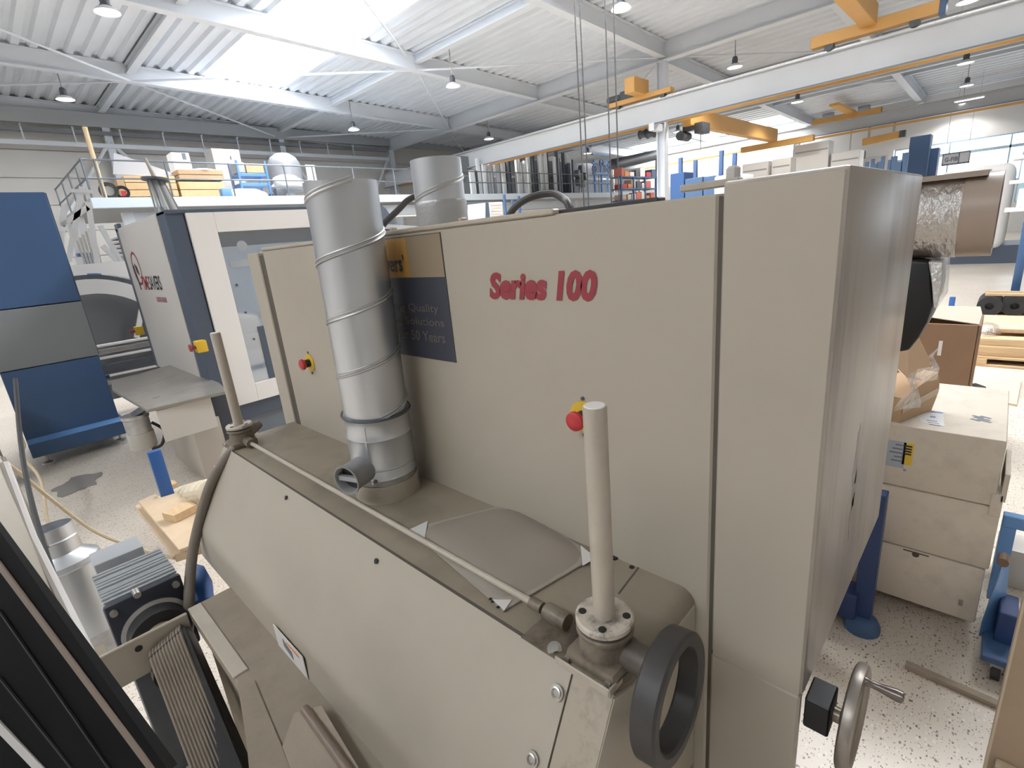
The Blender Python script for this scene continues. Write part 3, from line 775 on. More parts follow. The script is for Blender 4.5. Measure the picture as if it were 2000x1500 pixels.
# smooth panel standing in for a blurred patch, on a plate with white corners
t = thing('deck_panel', 'grey-brown smooth panel standing in for a blurred patch, on white bracket plate lying on the sander hood deck', 'panel', (.72, .78, ZD))
P4 = [at_z(800, 1036, ZD), at_z(983, 1197, ZD), at_z(1165, 1090, ZD), at_z(1000, 985, ZD)]
m = MB(); m.prism([p + V((0, 0, .001)) for p in P4], (0, 0, .005), .001); m.build('bracket_plate', mat('bracket_grey', (.36, .32, .27), .5, var=.08), t)
m = MB()
g = 16; cen = sum(P4, V((0, 0, 0))) / 4
def quad(u, v): return P4[0] * (1 - u) * (1 - v) + P4[1] * u * (1 - v) + P4[2] * u * v + P4[3] * (1 - u) * v
cp, cq = at_z(840, 1030, ZD), at_z(1130, 1090, ZD)
cc = at_z(985, 1080, ZD)
rows = [[None] * 33 for _ in range(9)]
for i in range(9):
    rr = i / 8
    for k in range(33):
        an = 2 * math.pi * k / 32
        ca, sa_ = math.cos(an), math.sin(an)
        e = (abs(ca) ** 5 + abs(sa_) ** 5) ** (-1 / 5)
        u, v = .5 + .475 * e * ca * rr, .5 + .485 * e * sa_ * rr
        P_ = quad(u, v); P_.z = ZD + .006 + .022 * (1 - rr ** 4)
        rows[i][k] = P_
vs = [m.bm.verts.new(rows[0][0])]
ring = [[m.bm.verts.new(rows[i][k]) for k in range(32)] for i in range(1, 9)]
for k in range(32): m.bm.faces.new((vs[0], ring[0][k], ring[0][(k + 1) % 32]))
for A, B in zip(ring[:-1], ring[1:]):
    for k in range(32): m.bm.faces.new((A[k], B[k], B[(k + 1) % 32], A[(k + 1) % 32]))
m.build('blur_panel', mat('smooth_blur', (.30, .26, .22), .55, var=.10, vscale=2.5), t)
for tri in (((800, 1035), (828, 1058), (836, 1018)), ((962, 1172), (985, 1193), (1000, 1172)), ((1134, 1066), (1138, 1106), (1164, 1090)), ((985, 979), (1022, 996), (1010, 1001))):
    m = MB(); m.prism([at_z(a_, b_, ZD + .007) for a_, b_ in tri], (0, 0, .0015)); m.build('corner_plate', mat('bracket_white', (.66, .64, .62), .4), t)
for px, py in ((962, 1175), (973, 1186), (958, 1170)):
    p = at_z(px, py, ZD + .0075); m = MB(); m.cyl(p, p + V((0, 0, .0006)), .004, n=10); m.build('hole', black, t)

# ================================================================== SPIRAL DUCTS
def duct(name, label, b, tp, r, sleeve, z0):
    b, tp = V(b), V(tp); ax = (tp - b).normalized()
    t = thing(name, label, 'duct', b)
    at = lambda z: b + ax * ((z - b.z) / ax.z)
    m = MB(); m.pipe(at(z0), tp, r, .004, 48); m.build('spiral_pipe', galv, t)
    # lock seam helix
    u = ax.cross(V((1, 0, 0))).normalized(); w = ax.cross(u)
    L = (tp - at(z0)).length; pitch = .158; N = int(L / pitch * 36); pts = []
    ph = -3.55
    for k in range(N + 1):
        an = ph + k * 2 * math.pi / 36; pts.append(at(z0) + ax * (k * pitch / 36) + (u * math.cos(an) + w * math.sin(an)) * (r + .0005))
    pts = [p for p in pts if (p - at(z0)).dot(ax) < L - .004]
    m = MB(); m.tube(pts, .0042, 6); m.build('lock_seam', galv_dull, t)
    m = MB(); m.tube([p + ax * .0095 for p in pts], .0028, 5); m.build('lock_seam', galv_dull, t)
    return t, at, ax
dk, at_, ax_ = duct('spiral_duct', 'tall galvanised spiral duct rising from the sander hood deck', (.731, 1.325, ZD), (.728, 1.287, 2.175), .094, True, 1.535)
m = MB(); m.lathe([(.1, 0), (.1, .06), (.097, .06), (.097, 0)], at_(ZD), ax_, 48, closed=True); m.build('beige_collar', beige_light, dk)
m = MB(); pr = [(.0955, .055), (.0965, .075), (.0995, .08), (.0965, .085), (.0965, .20), (.0995, .207), (.0965, .214), (.0965, .255), (.1, .262), (.102, .268), (.099, .272), (.094, .272)]
m.lathe(pr, at_(ZD), ax_, 48); m.build('saddle_sleeve', galv, dk)
m = MB(); m.lathe([(.1025, .268), (.1035, .271), (.1025, .274), (.097, .274), (.097, .268)], at_(ZD), ax_, 48, closed=True); m.build('joint_ring', darkmach, dk)
m = MB(); m.lathe([(.0975, .11), (.0985, .113), (.0975, .116)], at_(ZD), ax_, 48)
a1 = at_(ZD + .07); m.bar(a1 + V((-.08, -.056, 0)) , at_(ZD + .25) + V((-.08, -.056, 0)), .006, .002, (-.8, -.56, 0)); m.build('sleeve_seam', galv, dk)
for zz, dd in ((1.512, V((-.55, .83, 0))), (1.345, V((-.75, -.66, 0)))):
    q = at_(zz) + dd.normalized() * .096; m = MB(); m.cyl(q, q + dd.normalized() * .006, .0055, n=8); m.build('screw', darkmach, dk)
# side spigot with damper
sd = V((-.944, -.31, -.03)).normalized(); s0 = at_(1.385)
sg = MB(); sg.lathe([(.041, .06), (.041, .158), (.045, .160), (.045, .165), (.0405, .165), (.0375, .160), (.0375, .06)], s0, sd, 36, closed=True); sgo = sg.build('side_spigot', mat('grey_pvc', (.25, .245, .25), .45), dk)
m = MB(); m.lathe([(0, .135), (.037, .135), (.037, .138), (0, .138)], s0, sd, 28); m.build('damper_disc', charcoal, sgo)
sdu = V((0, 0, 1)); sr = sd.cross(sdu).normalized()
m = MB(); m.bar(s0 + sd * .15 - sr * .037, s0 + sd * .15 + sr * .037, .012, .014, sd.cross(sr)); m.build('damper_bar', ltgrey, sgo)

t2, at2, ax2 = duct('spiral_duct', 'shorter dented grey duct standing behind the top of the sander', (1.25, 1.525, 2.03), (1.25, 1.525, 2.285), .091, False, 2.03)
m = MB(); m.lathe([(.0915, 0), (.0945, .01), (.0935, .06), (.0955, .075), (.092, .085)], (1.25, 1.525, 2.06), (0, 0, 1), 40); m.build('foil_tape', mat('foil_tape', (.45, .45, .46), .4, .6, bump=.5, bscale=30), t2)
a, b = at_x(745, 445, 1.15), at_x(808, 385, 1.3)
m = MB(); m.tube([a + V((0, 0, -.05)), a, (a + b) / 2 + V((0, 0, .006)), b, b + V((.1, -.06, .0))], .012, 10, 6)
single(m, 'dark_hose', charcoal, 'dark hose running up to the duct behind the sander top', 'hose', a)

# grey hose hanging from the left spindle
hp = [at_d(505, 828, 2.16), at_d(490, 842, 2.12), at_d(466, 866, 2.08), at_d(435, 905, 2.06), at_d(412, 945, 2.05), at_d(393, 1005, 2.04), at_d(378, 1070, 2.02), at_d(371, 1130, 1.99), at_d(369, 1185, 1.95), at_d(366, 1260, 1.99)]
m = MB(); m.tube(hp, .0195, 14, 6); single(m, 'grey_hose', hosemat, 'thick grey hose hanging over the left end of the sander hood', 'hose', hp[-1])
# ================================================================== INFEED (part of the sander) AND LOWER LEFT
ZT = .85
# dusty bed beneath the hood
m = MB(); m.box(.215, .53, .30, 1.93, ZT - .06, ZT - .004, .004, 1); m.build('infeed_bed', bed_dusty, sander)
m = MB(); m.box(.213, .255, 1.46, 1.92, ZT - .006, ZT + .001, .002, 1); m.build('side_strip', beige_light, sander)
m = MB(); m.prism([(.215, 1.43, ZT + .0005), (.25, 1.40, ZT + .0005), (.20, .98, ZT + .0005), (.13, .80, ZT + .0005), (.05, .8, ZT + .0005), (.16, 1.2, ZT + .0005)], (0, 0, -.03)); m.build('bed_plate', bed_dusty, sander)
m = MB(); m.box(.24, .5, .3, 1.9, 0, ZT - .07); m.build('bed_frame', beige_dusty, sander)
a, b = at_z(595, 1385, ZT + .02), at_z(720, 1560, ZT + .02)
m = MB(); m.cyl(a, b, .012, n=18); m.build('pinch_roller', mat('brown_roller', (.20, .15, .115), .4), sander)
# dusty paper/cloth piece on the bed
q = [at_z(575, 1395, ZT + .004), at_z(628, 1380, ZT + .02), at_z(700, 1500, ZT + .02), at_z(715, 1560, ZT + .01), at_z(590, 1560, ZT + .004), at_z(552, 1460, ZT + .004)]
m = MB(); m.prism(q, (0, 0, .004)); single(m, 'dusty_cloth', mat('dusty_cloth', (.33, .275, .215), .85, var=.1, bump=.4, bscale=20), 'crumpled dusty cloth on the infeed bed at the bottom of the picture', 'cloth', q[0])
# ribbed belt: body with ribbed front and rounded top
t = thing('ribbed_belt', 'ribbed rubber drive belt beside the infeed bed at bottom left', 'belt', at_d(320, 1250, 1.66))
L0, R0 = at_d(283, 1268, 1.64), at_d(346, 1214, 1.70)
L1, R1 = at_d(378, 1520, 1.50), at_d(452, 1480, 1.56)
wdir = (R0 - L0).normalized(); dn = (L1 - L0).normalized(); nn = wdir.cross(dn).normalized()
if nn.dot(EYE - L0) < 0: nn = -nn
m = MB(); NR = 11
ext = dn * .4
cols = []
for k in range(NR * 3 + 1):
    u = k / (NR * 3); rise = (.0, .0032, .0032)[k % 3] if k < NR * 3 else 0
    top = L0.lerp(R0, u); bot = L1.lerp(R1, u) + ext
    line = []
    for j in range(6):                       # rounded top
        an = math.pi / 2 * (1 - j / 5); c = top + dn * .06 - nn * .06
        line.append(c + nn * (.06 + rise) * math.cos(an) - dn * (.06 + rise) * math.sin(an))
    line = [top + dn * 0 - nn * .16 + (-dn) * rise] + line + [bot + nn * rise]
    cols.append([m.bm.verts.new(p) for p in line])
for A, B in zip(cols[:-1], cols[1:]):
    for j in range(len(A) - 1): m.bm.faces.new((A[j], A[j + 1], B[j + 1], B[j]))
m.build('ribbed_surface', ribmat, t, ang=20)
m = MB(); off = -nn * .003
m.prism([L0 + dn * .03 - nn * .004, L1 + ext - nn * .004, L1 + ext - nn * .12, L0 - nn * .12 + dn * .01], wdir * ((R0 - L0).length + .012)); m.build('belt_body', rubber, t)
m = MB(); m.prism([R0 + dn * .012 + wdir * .004 - nn * .002, R1 + ext + wdir * .004 - nn * .002, R1 + ext + wdir * .03 - nn * .02, R0 + dn * .03 + wdir * .012 - nn * .02], -nn * .1); m.build('belt_flank', rubber, t)
# cross plate carrying the motor
t = thing('cross_plate', 'beige steel cross plate in front of the black motor pulley', 'plate', (.05, 1.9, 0))
m = MB(); m.box(-.05, .205, 1.895, 1.91, ZT - .14, ZT, .003, 1); m.build('plate', beige, t)
m = MB(); m.cyl((.055, 1.8945, ZT - .035), (.055, 1.893, ZT - .035), .011, n=14); m.build('hole', black, t)
m = MB(); m.cyl((.115, 1.8945, ZT - .155), (.115, 1.85, ZT - .15), .055, n=24); m.build('lower_pulley', black, t)
m = MB(); m.box(-.08, -.02, 1.93, 2.02, 0, ZT - .03); m.box(.15, .2, 1.92, 1.99, 0, ZT - .14); m.build('stand_leg', beige_dusty, t)
# motor : silver finned, black pulley end
mo = thing('electric_motor', 'silver finned electric motor with black end flange behind the beige plate', 'motor', (.13, 2.25, .6))
X0, X1, YA, YM, ZA, ZM = .012, .248, 2.19, 2.46, .60, .862
m = MB(); m.box(X0 + .006, X1 - .006, YA, YM, ZA, ZM - .01, .01); m.build('stator_body', motorgrey, mo)
for k in range(11):
    y = YA + .012 + k * .0235
    m = MB(); m.box(X0, X1, y, y + .011, ZM - .012, ZM + (.004 if k % 4 else .0), .003, 1); m.build('cooling_fin', mat('fin_silver', (.50, .52, .54), .35, .5), mo)
m = MB(); m.box(X0 - .004, X1 + .004, YA - .03, YA, ZA - .06, ZM + .0, .012); m.build('end_flange', dkblue, mo)
for (sx, sz) in ((X0 + .02, ZM - .03), (X1 - .02, ZM - .03), ((X0 + X1) / 2 - .02, ZM + .0)):
    m = MB(); m.cyl((sx, YA - .002, sz), (sx, YA - .044, sz), .012, n=12); m.build('tie_bolt', steel, mo)
m = MB(); m.lathe([(.108, 0), (.112, -.006), (.112, -.012), (.096, -.016)], ((X0 + X1) / 2 + .005, YA - .03, .70), (0, 1, 0), 40); m.build('guard_ring', alu, mo)
m = MB(); m.lathe([(0, -.01), (.098, -.01), (.098, -.08), (.07, -.084), (0, -.084)], ((X0 + X1) / 2 + .005, YA - .03, .70), (0, 1, 0), 40); m.build('pulley', rubber, mo)
m = MB(); m.lathe([(0, -.085), (.058, -.085), (.055, -.2), (0, -.2)], ((X0 + X1) / 2 + .005, YA - .03, .70), (0, 1, 0), 28); m.build('pulley_hub', beige_dusty, mo)
m = MB(); m.box(.03, .20, 2.50, 2.64, .70, .88, .008); m.build('terminal_box', ltgrey, mo)
m = MB(); m.box(.06, .17, 2.43, 2.55, .68, .8); m.build('terminal_neck', motorgrey, mo)
m = MB(); m.box(.02, .24, 2.2, 2.45, 0, ZA - .0, .01); m.build('motor_pedestal', darkmach, mo)
m = MB(); p = at_d(250, 1150, 1.92); m.tube([p, p + V((.01, -.02, .02)), p + V((.03, -.02, .012))], .003, 6, 4); m.build('eye_bolt', steel, mo)
# blue bracket beside motor
q = [at_d(378, 1100, 2.06), at_d(398, 1105, 2.06), at_d(415, 1135, 2.03), at_d(418, 1165, 2.0), at_d(380, 1175, 2.0)]
m = MB(); m.prism(q, (-.02, .08, -.12)); single(m, 'blue_bracket', blue_bright, 'small blue metal bracket beside the hanging grey hose', 'bracket', q[4])

# standing galvanised reducer behind, at left
bx = at_z(175, 1235, 0.0); bx = V((-.07, 3.35, 0))
t = thing('duct_reducer', 'short galvanised duct reducer standing on the floor at lower left', 'duct', bx)
tp = at_d(97, 1040, 2.95); b0 = at_d(172, 1215, 2.98)
tp = V((b0.x - .0, b0.y, 0)); 
zt = at_x(92, 1035, b0.x).z if False else None
axis0 = at_d(178, 1225, 2.75); axis1 = at_d(94, 1030, 2.62)
axd = (axis1 - axis0).normalized(); LL = (axis1 - axis0).length
m = MB(); m.lathe([(.150, 0), (.150, .03), (.148, LL * .62), (.16, LL * .64), (.155, LL * .68), (.105, LL * .74), (.098, LL * .76)], axis0, axd, 40); m.build('cone_body', galv, t)
m = MB(); m.lathe([(.098, LL * .75), (.098, LL), (.094, LL), (.094, LL * .7)], axis0, axd, 36, closed=True); m.build('collar', galv, t)
m = MB(); m.lathe([(.098, LL * .87), (.103, LL * .88), (.098, LL * .89)], axis0, axd, 36); m.build('bead', galv, t)
m = MB(); m.cyl(axis0 - axd * .9, axis0, .155, n=36); m.build('lower_pipe', galv_dull, t)

# white plastic panel and black framed panel leaning at the camera's left
t = thing('machine_guard', 'black panel with thin light edge strips leaning at the bottom left corner', 'panel', at_d(100, 1350, .62))
dn2 = (at_d(300, 1490, .60) - at_d(0, 1075, .66))
m = MB(); q = [at_d(-60, 985, .66), at_d(322, 1512, .60), at_d(150, 1700, .56), at_d(-200, 1300, .60)]
nb = (q[1] - q[0]).cross(q[3] - q[0]).normalized()
if nb.dot(EYE - q[0]) < 0: nb = -nb
m.prism(q, -nb * .03); m.build('panel_sheet', guard_black, t)
def strip(a, b, w, mm, nm, d0=.655, d1=.595, lift=.002):
    A, B = at_d(a[0], a[1], d0) , at_d(b[0], b[1], d1)
    # drop on the panel plane
    def on(px, py):
        d = ray(px, py); return EYE + d * ((q[0] - EYE).dot(nb) / d.dot(nb))
    A, B = on(*a) + nb * lift, on(*b) + nb * lift
    m = MB(); m.bar(A, B, w, .004, nb); return m.build(nm, mm, t)
g0 = at_d(20, 1440, .64)
m = MB(); m.box(g0.x - .012, g0.x + .012, g0.y - .012, g0.y + .012, 0, g0.z); m.build('support_leg', guard_black, t)
strip((-20, 1075), (305, 1510), .0052, mat('edge_brown', (.27, .21, .17), .5), 'edge_strip')
strip((-20, 1395), (110, 1530), .0075, mat('edge_silver', (.62, .60, .58), .4), 'edge_strip')
strip((0, 1190), (230, 1520), .0012, charcoal, 'groove_line')
strip((0, 1320), (160, 1520), .0012, charcoal, 'groove_line')
strip((-20, 1010), (325, 1500), .009, guard_black, 'rim', lift=.006)
t = thing('leaning_board', 'white board leaning behind the black panel at left', 'panel', at_d(80, 1150, .9))
q2 = [at_d(-40, 830, 1.0), at_d(8, 905, 1.0), at_d(62, 1050, .96), at_d(205, 1340, .86), at_d(170, 1345, .84), at_d(-60, 1080, .86)]
m = MB(); m.prism(q2, (-.06, .02, -.01)); m.build('board', beige_light, t)
g0 = at_d(50, 1290, .9)
m = MB(); m.box(g0.x - .015, g0.x + .015, g0.y - .015, g0.y + .015, 0, g0.z); m.build('support_leg', beige_dusty, t)
e = [at_d(8, 905, .998), at_d(62, 1050, .958), at_d(206, 1340, .858)]
m = MB(); m.tube(e, .008, 8); m.build('edge_bead', white, t)
m = MB(); m.prism([at_d(-40, 985, .93), at_d(30, 985, .96), at_d(72, 1090, .94), at_d(-40, 1180, .84)], (-.02, .01, 0)); m.build('grey_face', greypanel, t)

# dark cable and ropes hanging at left
ca = [at_d(30, 740, 2.2), at_d(40, 860, 2.05), at_d(57, 960, 1.9), at_d(90, 1080, 1.7), at_d(130, 1190, 1.55), at_d(162, 1262, 1.5), at_d(174, 1290, 1.5)]
m = MB(); m.tube(ca, .0085, 8, 6); single(m, 'dark_cable', rubber, 'dark cable hanging across the left edge down to the beige plate', 'cable', ca[-1])
ra = [at_d(-10, 888, 2.6), at_d(40, 925, 2.7), at_d(100, 975, 2.85), at_d(180, 1035, 3.0), at_d(250, 1065, 3.05), at_d(300, 1080, 3.0), at_d(340, 1090, 2.95)]
m = MB(); m.tube(ra, .0095, 8, 6); single(m, 'beige_hose', ropemat, 'beige air hose stretching over the floor at left', 'hose', ra[-1])
rb = [at_d(5, 895, 2.4), at_d(28, 945, 2.35), at_d(50, 990, 2.3), at_d(72, 1030, 2.3), at_d(90, 1070, 2.25)]
m = MB(); m.tube(rb, .012, 8, 5); single(m, 'brown_hose', hosemat, 'short brownish hose behind the dark cable at left', 'hose', rb[-1])
rc = [at_d(35, 840, 5.2), at_d(48, 870, 5.0), at_d(40, 890, 4.9), at_d(55, 905, 4.7), at_d(80, 940, 4.4), at_d(92, 1015, 4.0)]
rc.append(V((rc[-1].x, rc[-1].y, .012)))
m = MB(); m.tube(rc, .012, 8, 5); single(m, 'pale_cable', ropemat, 'thin pale cable in front of the blue cabinet foot', 'cable', rc[-1])

# plywood boards on a small stack on the floor, blue post, white hose
t = thing('plywood_stack', 'plywood boards stacked on pallet blocks beside the white corrugated hose', 'boards', (.75, 4.5, 0))
def quadz(pts, z): return [at_z(px, py, z) for px, py in pts]
lo = quadz(((268, 1000), (325, 975), (420, 1030), (415, 1075), (345, 1098)), .34)
m = MB(); m.prism(lo, (0, 0, .05)); m.build('board', plywood, t)
up = quadz(((272, 984), (305, 970), (312, 978), (345, 968), (420, 1010), (420, 1055), (352, 1080)), .42)
m = MB(); m.prism(up, (0, 0, .022)); m.build('board', plywood, t)
cn = V((.85, 4.35, 0))
for dx, dy in ((-.2, .3), (.2, .3), (-.2, -.25), (.2, -.25)):
    m = MB(); m.box(cn.x + dx - .05, cn.x + dx + .05, cn.y + dy - .05, cn.y + dy + .05, 0, .34); m.build('block', wood, t)
p = at_z(340, 1010, .45); 
m = MB(); m.obox(at_z(352, 1000, .47), (.07, .02, 0), (-.02, .06, 0), (0, 0, .025)); m.build('wood_offcut', wood, t)
p0, p1 = at_z(330, 975, .40), at_z(312, 912, .40)
tpz = at_x(313, 912, p0.x).z
m = MB(); m.box(p0.x - .04, p0.x + .04, p0.y - .02, p0.y + .03, 0, .78, .004); 
single(m, 'blue_post', blue_bright, 'short bright blue post behind the plywood boards', 'post', (p0.x, p0.y, 0))
hpts = [at_d(338, 985, 3.9), at_d(362, 972, 3.8), at_d(390, 965, 3.6), at_d(420, 960, 3.4)]
sp = spline(hpts, 26); rr = [.078 + .018 * math.sin(k * math.pi / 4.5) for k in range(len(sp))]
m = MB(); m.tube(sp, rr, 18); single(m, 'corrugated_hose', cream_hose, 'cream corrugated suction hose end beside the sander hood', 'hose', hpts[0], ang=12)

# ================================================================== BLUE AND GREY CABINET
YC = 7.6
t = thing('blue_cabinet', 'tall blue cabinet with a grey middle band at the left edge', 'cabinet', (.1, YC, 0))
m = MB(); m.box(-.95, .79, YC, YC + 1.0, 1.742, 2.908, .006, 1); m.build('upper_door', blue, t)
m = MB(); m.box(-.95, .795, YC - .002, YC + 1.0, 1.098, 1.732, .006, 1); m.build('grey_band', mat('band_grey', (.235, .25, .265), .45), t)
m = MB(); m.box(-.06, .79, YC, YC + 1.0, .30, 1.09, .006, 1); m.build('lower_door', blue, t)
m = MB(); m.box(-.06, .83, YC - .14, YC + .9, .13, .29, .006, 1); m.build('plinth', blue, t)
m = MB(); m.prism([(-.06, YC - .14, .29), (.83, YC - .14, .29), (.80, YC, .315), (-.05, YC, .315)], (0, 0, .004)); m.build('plinth_ledge', blue_light, t)
m = MB(); m.box(.785, .80, YC + .01, YC + .95, 1.1, 2.9); m.build('side_trim', slate, t)
m = MB(); m.box(.79, .84, YC + .1, YC + .16, .78, .83, .01); m.build('side_latch', blue, t)
for x, y in ((.05, YC), (.75, YC + .1), (.6, YC + .7)):
    m = MB(); m.lathe([(0, 0), (.06, 0), (.055, .02), (.015, .03), (.015, .14), (0, .14)], (x, y, 0), n=16); m.build('levelling_foot', steel, t)
# grey cabinet part at far left bottom
t = thing('grey_cabinet', 'small grey metal cabinet at the far left edge behind the cables', 'cabinet', at_d(20, 900, 5.2))
q = [at_d(-60, 770, 5.3), at_d(14, 770, 5.5), at_d(62, 890, 5.6), at_d(45, 905, 5.4), at_d(-60, 925, 5.2)]
m = MB(); m.box(-.75, -.27, 7.0, 7.5, .12, .95, .005); m.build('body', mat('cab_grey', (.30, .29, .28), .4), t)
m = MB(); m.box(-.76, -.26, 6.98, 7.5, .95, .99, .004); m.build('top', greypanel, t)
m = MB()
m.box(-.72, -.66, 7.02, 7.08, 0, .12); m.box(-.34, -.28, 7.02, 7.08, 0, .12); m.build('foot', slate, t)

# ================================================================== WHITE / SLATE SANDING MACHINE BEHIND
wm = thing('sanding_machine', 'white and slate sanding machine with glazed door and maker logo on its grey side', 'machine', (2.2, 6.4, 0))
XS, YF = 1.36, 5.5
m = MB(); m.box(XS, 3.25, YF + .05, 7.75, .42, 2.47, .006, 1); m.build('housing', slate, wm)
m = MB(); m.box(XS - .03, XS + .001, YF + .30, 7.62, .82, 2.50, .006, 1); m.build('side_panel', greypanel, wm)
m = MB(); m.box(XS - .02, XS + .02, 7.62, 7.80, .80, 2.56, .006, 1); m.build('corner_post', slate, wm)
m = MB(); m.box(XS - .02, XS + .13, YF + .02, YF + .3, .40, 2.50, .006, 1); m.build('corner_post', slate, wm)
m = MB(); m.box(XS - .02, 3.28, YF + .0, 7.8, 2.47, 2.505, .006, 1); m.build('top_cover', slate, wm)
# front door with window opening
dx0, dx1, dz0, dz1 = 1.50, 3.22, .585, 2.475; wx0, wx1, wz0, wz1 = 1.735, 3.0, .775, 2.29
m = MB(); m.box(dx0, wx0, YF, YF + .05, dz0, dz1, .004, 1); m.box(wx1, dx1, YF, YF + .05, dz0, dz1, .004, 1); m.box(wx0, wx1, YF, YF + .05, dz0, wz0, .004, 1); m.box(wx0, wx1, YF, YF + .05, wz1, dz1, .004, 1)
dr = m.build('front_door', white, wm)
m = MB(); m.box(wx0, wx1, YF + .028, YF + .034, wz0, wz1); m.build('door_pane', door_glass, dr)
m = MB(); m.box(wx0 - .0, wx1, YF + .036, YF + .049, wz0, wz1 - .14); m.build('inner_panel', mat('inner_grey', (.74, .76, .80), .35), dr)
m = MB(); m.box(wx0 + .16, wx0 + .5, YF + .024, YF + .035, .78, 1.34, .004, 1); m.build('dark_flap', slate, dr)
for x, z in ((1.80, 1.78), (1.82, 1.5), (1.84, 1.22)):
    m = MB(); m.cyl((x, YF + .036, z), (x, YF + .026, z), .011, n=10); m.build('screw', darkmach, dr)
m = MB(); m.box(wx0 + .05, wx1, YF + .03, YF + .036, wz1 - .34, wz1 - .27); m.cyl((wx0 + .2, YF + .035, wz1 - .14), (wx0 + .2, YF + .03, wz1 - .14), .05, n=16); m.build('guide_rail', alu, dr)
m = MB(); m.box(XS + .02, 3.2, YF + .1, 7.6, .12, .42, .005, 1); m.build('base', mat('base_grey', (.17, .20, .245), .45), wm)
for x in (XS + .12, 3.1):
    for y in (YF + .2, 7.5):
        m = MB(); m.cyl((x, y, 0), (x, y, .12), .05, n=14); m.build('foot', darkmach, wm)
# side print
text('maker_name', 'SAVERS', blackink, wm, (XS - .031, 6.80, 1.79), (0, -1, 0), (0, 0, 1), .52, .15, .02, 0, .92)
text('maker_name_red', 'TIME', redprint, wm, (XS - .031, 7.13, 1.79), (0, -1, 0), (0, 0, 1), .31, .15, .02, 0, .92, label='red first part of the maker name')
text('maker_line', 'EUROPEAN GRINDERS', redprint, wm, (XS - .031, 6.66, 1.66), (0, -1, 0), (0, 0, 1), .42, .055, .01)
m = MB(); m.lathe([(.16, 0), (.19, 0), (.19, .001), (.16, .001)], (XS - .031, 7.2, 2.03), (-1, 0, 0), 40, closed=True); lg = m.build('logo_ring', redprint, wm)
m = MB(); m.obox((XS - .0325, 7.30, 1.93), (.0004, 0, 0), (0, .022, .0), (0, .03, .14)); m.obox((XS - .0325, 7.20, 2.02), (.0004, 0, 0), (0, .05, .02), (0, .012, .05)); m.build('logo_figure', blackink, wm)
# conveyor table, apron, leg, motor
m = MB(); m.prism([(.70, 4.93, .885), (1.30, 4.86, .885), (XS, 5.3, .885), (XS, 7.0, .885), (.72, 6.65, .885), (.66, 6.2, .885)], (0, 0, .025)); m.build('conveyor_table', mat('table_steel', (.33, .31, .28), .3, .3, var=.1, dirt=(.15, .14, .13), dirt_amt=.4), wm)
m = MB(); m.box(.76, 1.17, 4.93, 4.96, .60, .88, .003, 1); m.build('apron', greypanel, wm)
m = MB(); m.box(1.02, 1.26, 5.2, 6.3, .02, .62, .01); m.build('table_pedestal', mat('pedestal_beige', (.42, .38, .33), .5), wm)
m = MB(); m.cyl((1.138, 6.36, 0), (1.138, 6.36, .6), .03, n=12); m.build('table_leg', slate, wm)
m = MB(); m.box(1.22, 1.38, 5.22, 5.5, .30, .87, .01); m.build('drive_cover', mat('drive_dark', (.04, .045, .06), .5), wm)
p = at_d(281, 868, 4.75); q_ = at_d(272, 812, 4.62)
m = MB(); m.lathe([(0, 0), (.10, 0), (.108, .012), (.108, .16), (0, .16)], p + V((0, 0, -.03)), (0, 0, 1), 28); m.build('motor_cap', mat('motor_white', (.50, .485, .45), .45), wm)
m = MB(); m.lathe([(0, .16), (.1, .16), (.102, .29), (.11, .30), (.11, .33), (0, .33)], p + V((0, 0, -.03)), (0, 0, 1), 28); m.build('motor_body', galv_dull, wm)
m = MB(); m.bar(p + V((0, 0, .3)), V((.85, 5.3, .89)), .06, .05); m.build('motor_bracket', darkmach, wm)
m = MB(); m.tube([p + V((.10, -.05, .2)), p + V((.17, -.08, .1)), p + V((.12, -.1, -.02)), p + V((.04, -.08, -.04))], .014, 8, 6); m.build('motor_cable', black, wm)
# control boxes with emergency stops
def stopbox(px, py, x, par):
    c = at_x(px, py, x); m = MB(); m.box(c.x - .07, c.x + .02, c.y - .05, c.y + .05, c.z - .055, c.z + .055, .008); o = m.build('stop_box', yellow, par)
    m = MB(); m.lathe([(0, 0), (.018, 0), (.018, .03), (.036, .035), (.034, .052), (0, .058)], (c.x - .07, c.y, c.z), (-1, 0, 0), 18); m.build('mushroom_button', mat('dull_red', (.32, .06, .05), .5), o)
stopbox(398, 675, XS - .02, wm)
stopbox(276, 645, XS - .02, wm)
# white patch painted as lit floor behind the left end
m = MB(); q = quadz(((500, 850), (562, 822), (566, 832), (520, 858)), .02); m.prism(q, (0, 0, .004)); single(m, 'white_and_lit_patch', white_bright, 'white patch painted as lit floor behind the left spindle', 'sheet', q[0])

# white arch frame with bars, behind, between blue cabinet and white machine
YG = 9.2
t = thing('arch_machine', 'white arch shaped frame with horizontal rails between blue cabinet and white machine', 'machine', (1.5, YG, 0))
xc, zc = 1.05, .9
def arc(r0, r1, y0, th, a0, a1, N=20):
    m = MB(); P_ = [(xc + r1 * math.cos(a0 + (a1 - a0) * k / N), y0, zc + r1 * math.sin(a0 + (a1 - a0) * k / N)) for k in range(N + 1)]
    P_ += [(xc + r0 * math.cos(a1 + (a0 - a1) * k / N), y0, zc + r0 * math.sin(a1 + (a0 - a1) * k / N)) for k in range(N + 1)]
    m.prism(P_, (0, th, 0)); return m
arc(.86, 1.06, YG - .02, .06, math.pi * .02, math.pi * .75).build('arch', mat('arch_white', (.72, .70, .67), .4), t)
arc(1.06, 1.12, YG - .015, .06, math.pi * .1, math.pi * .62).build('arch_liner', darkmach, t)
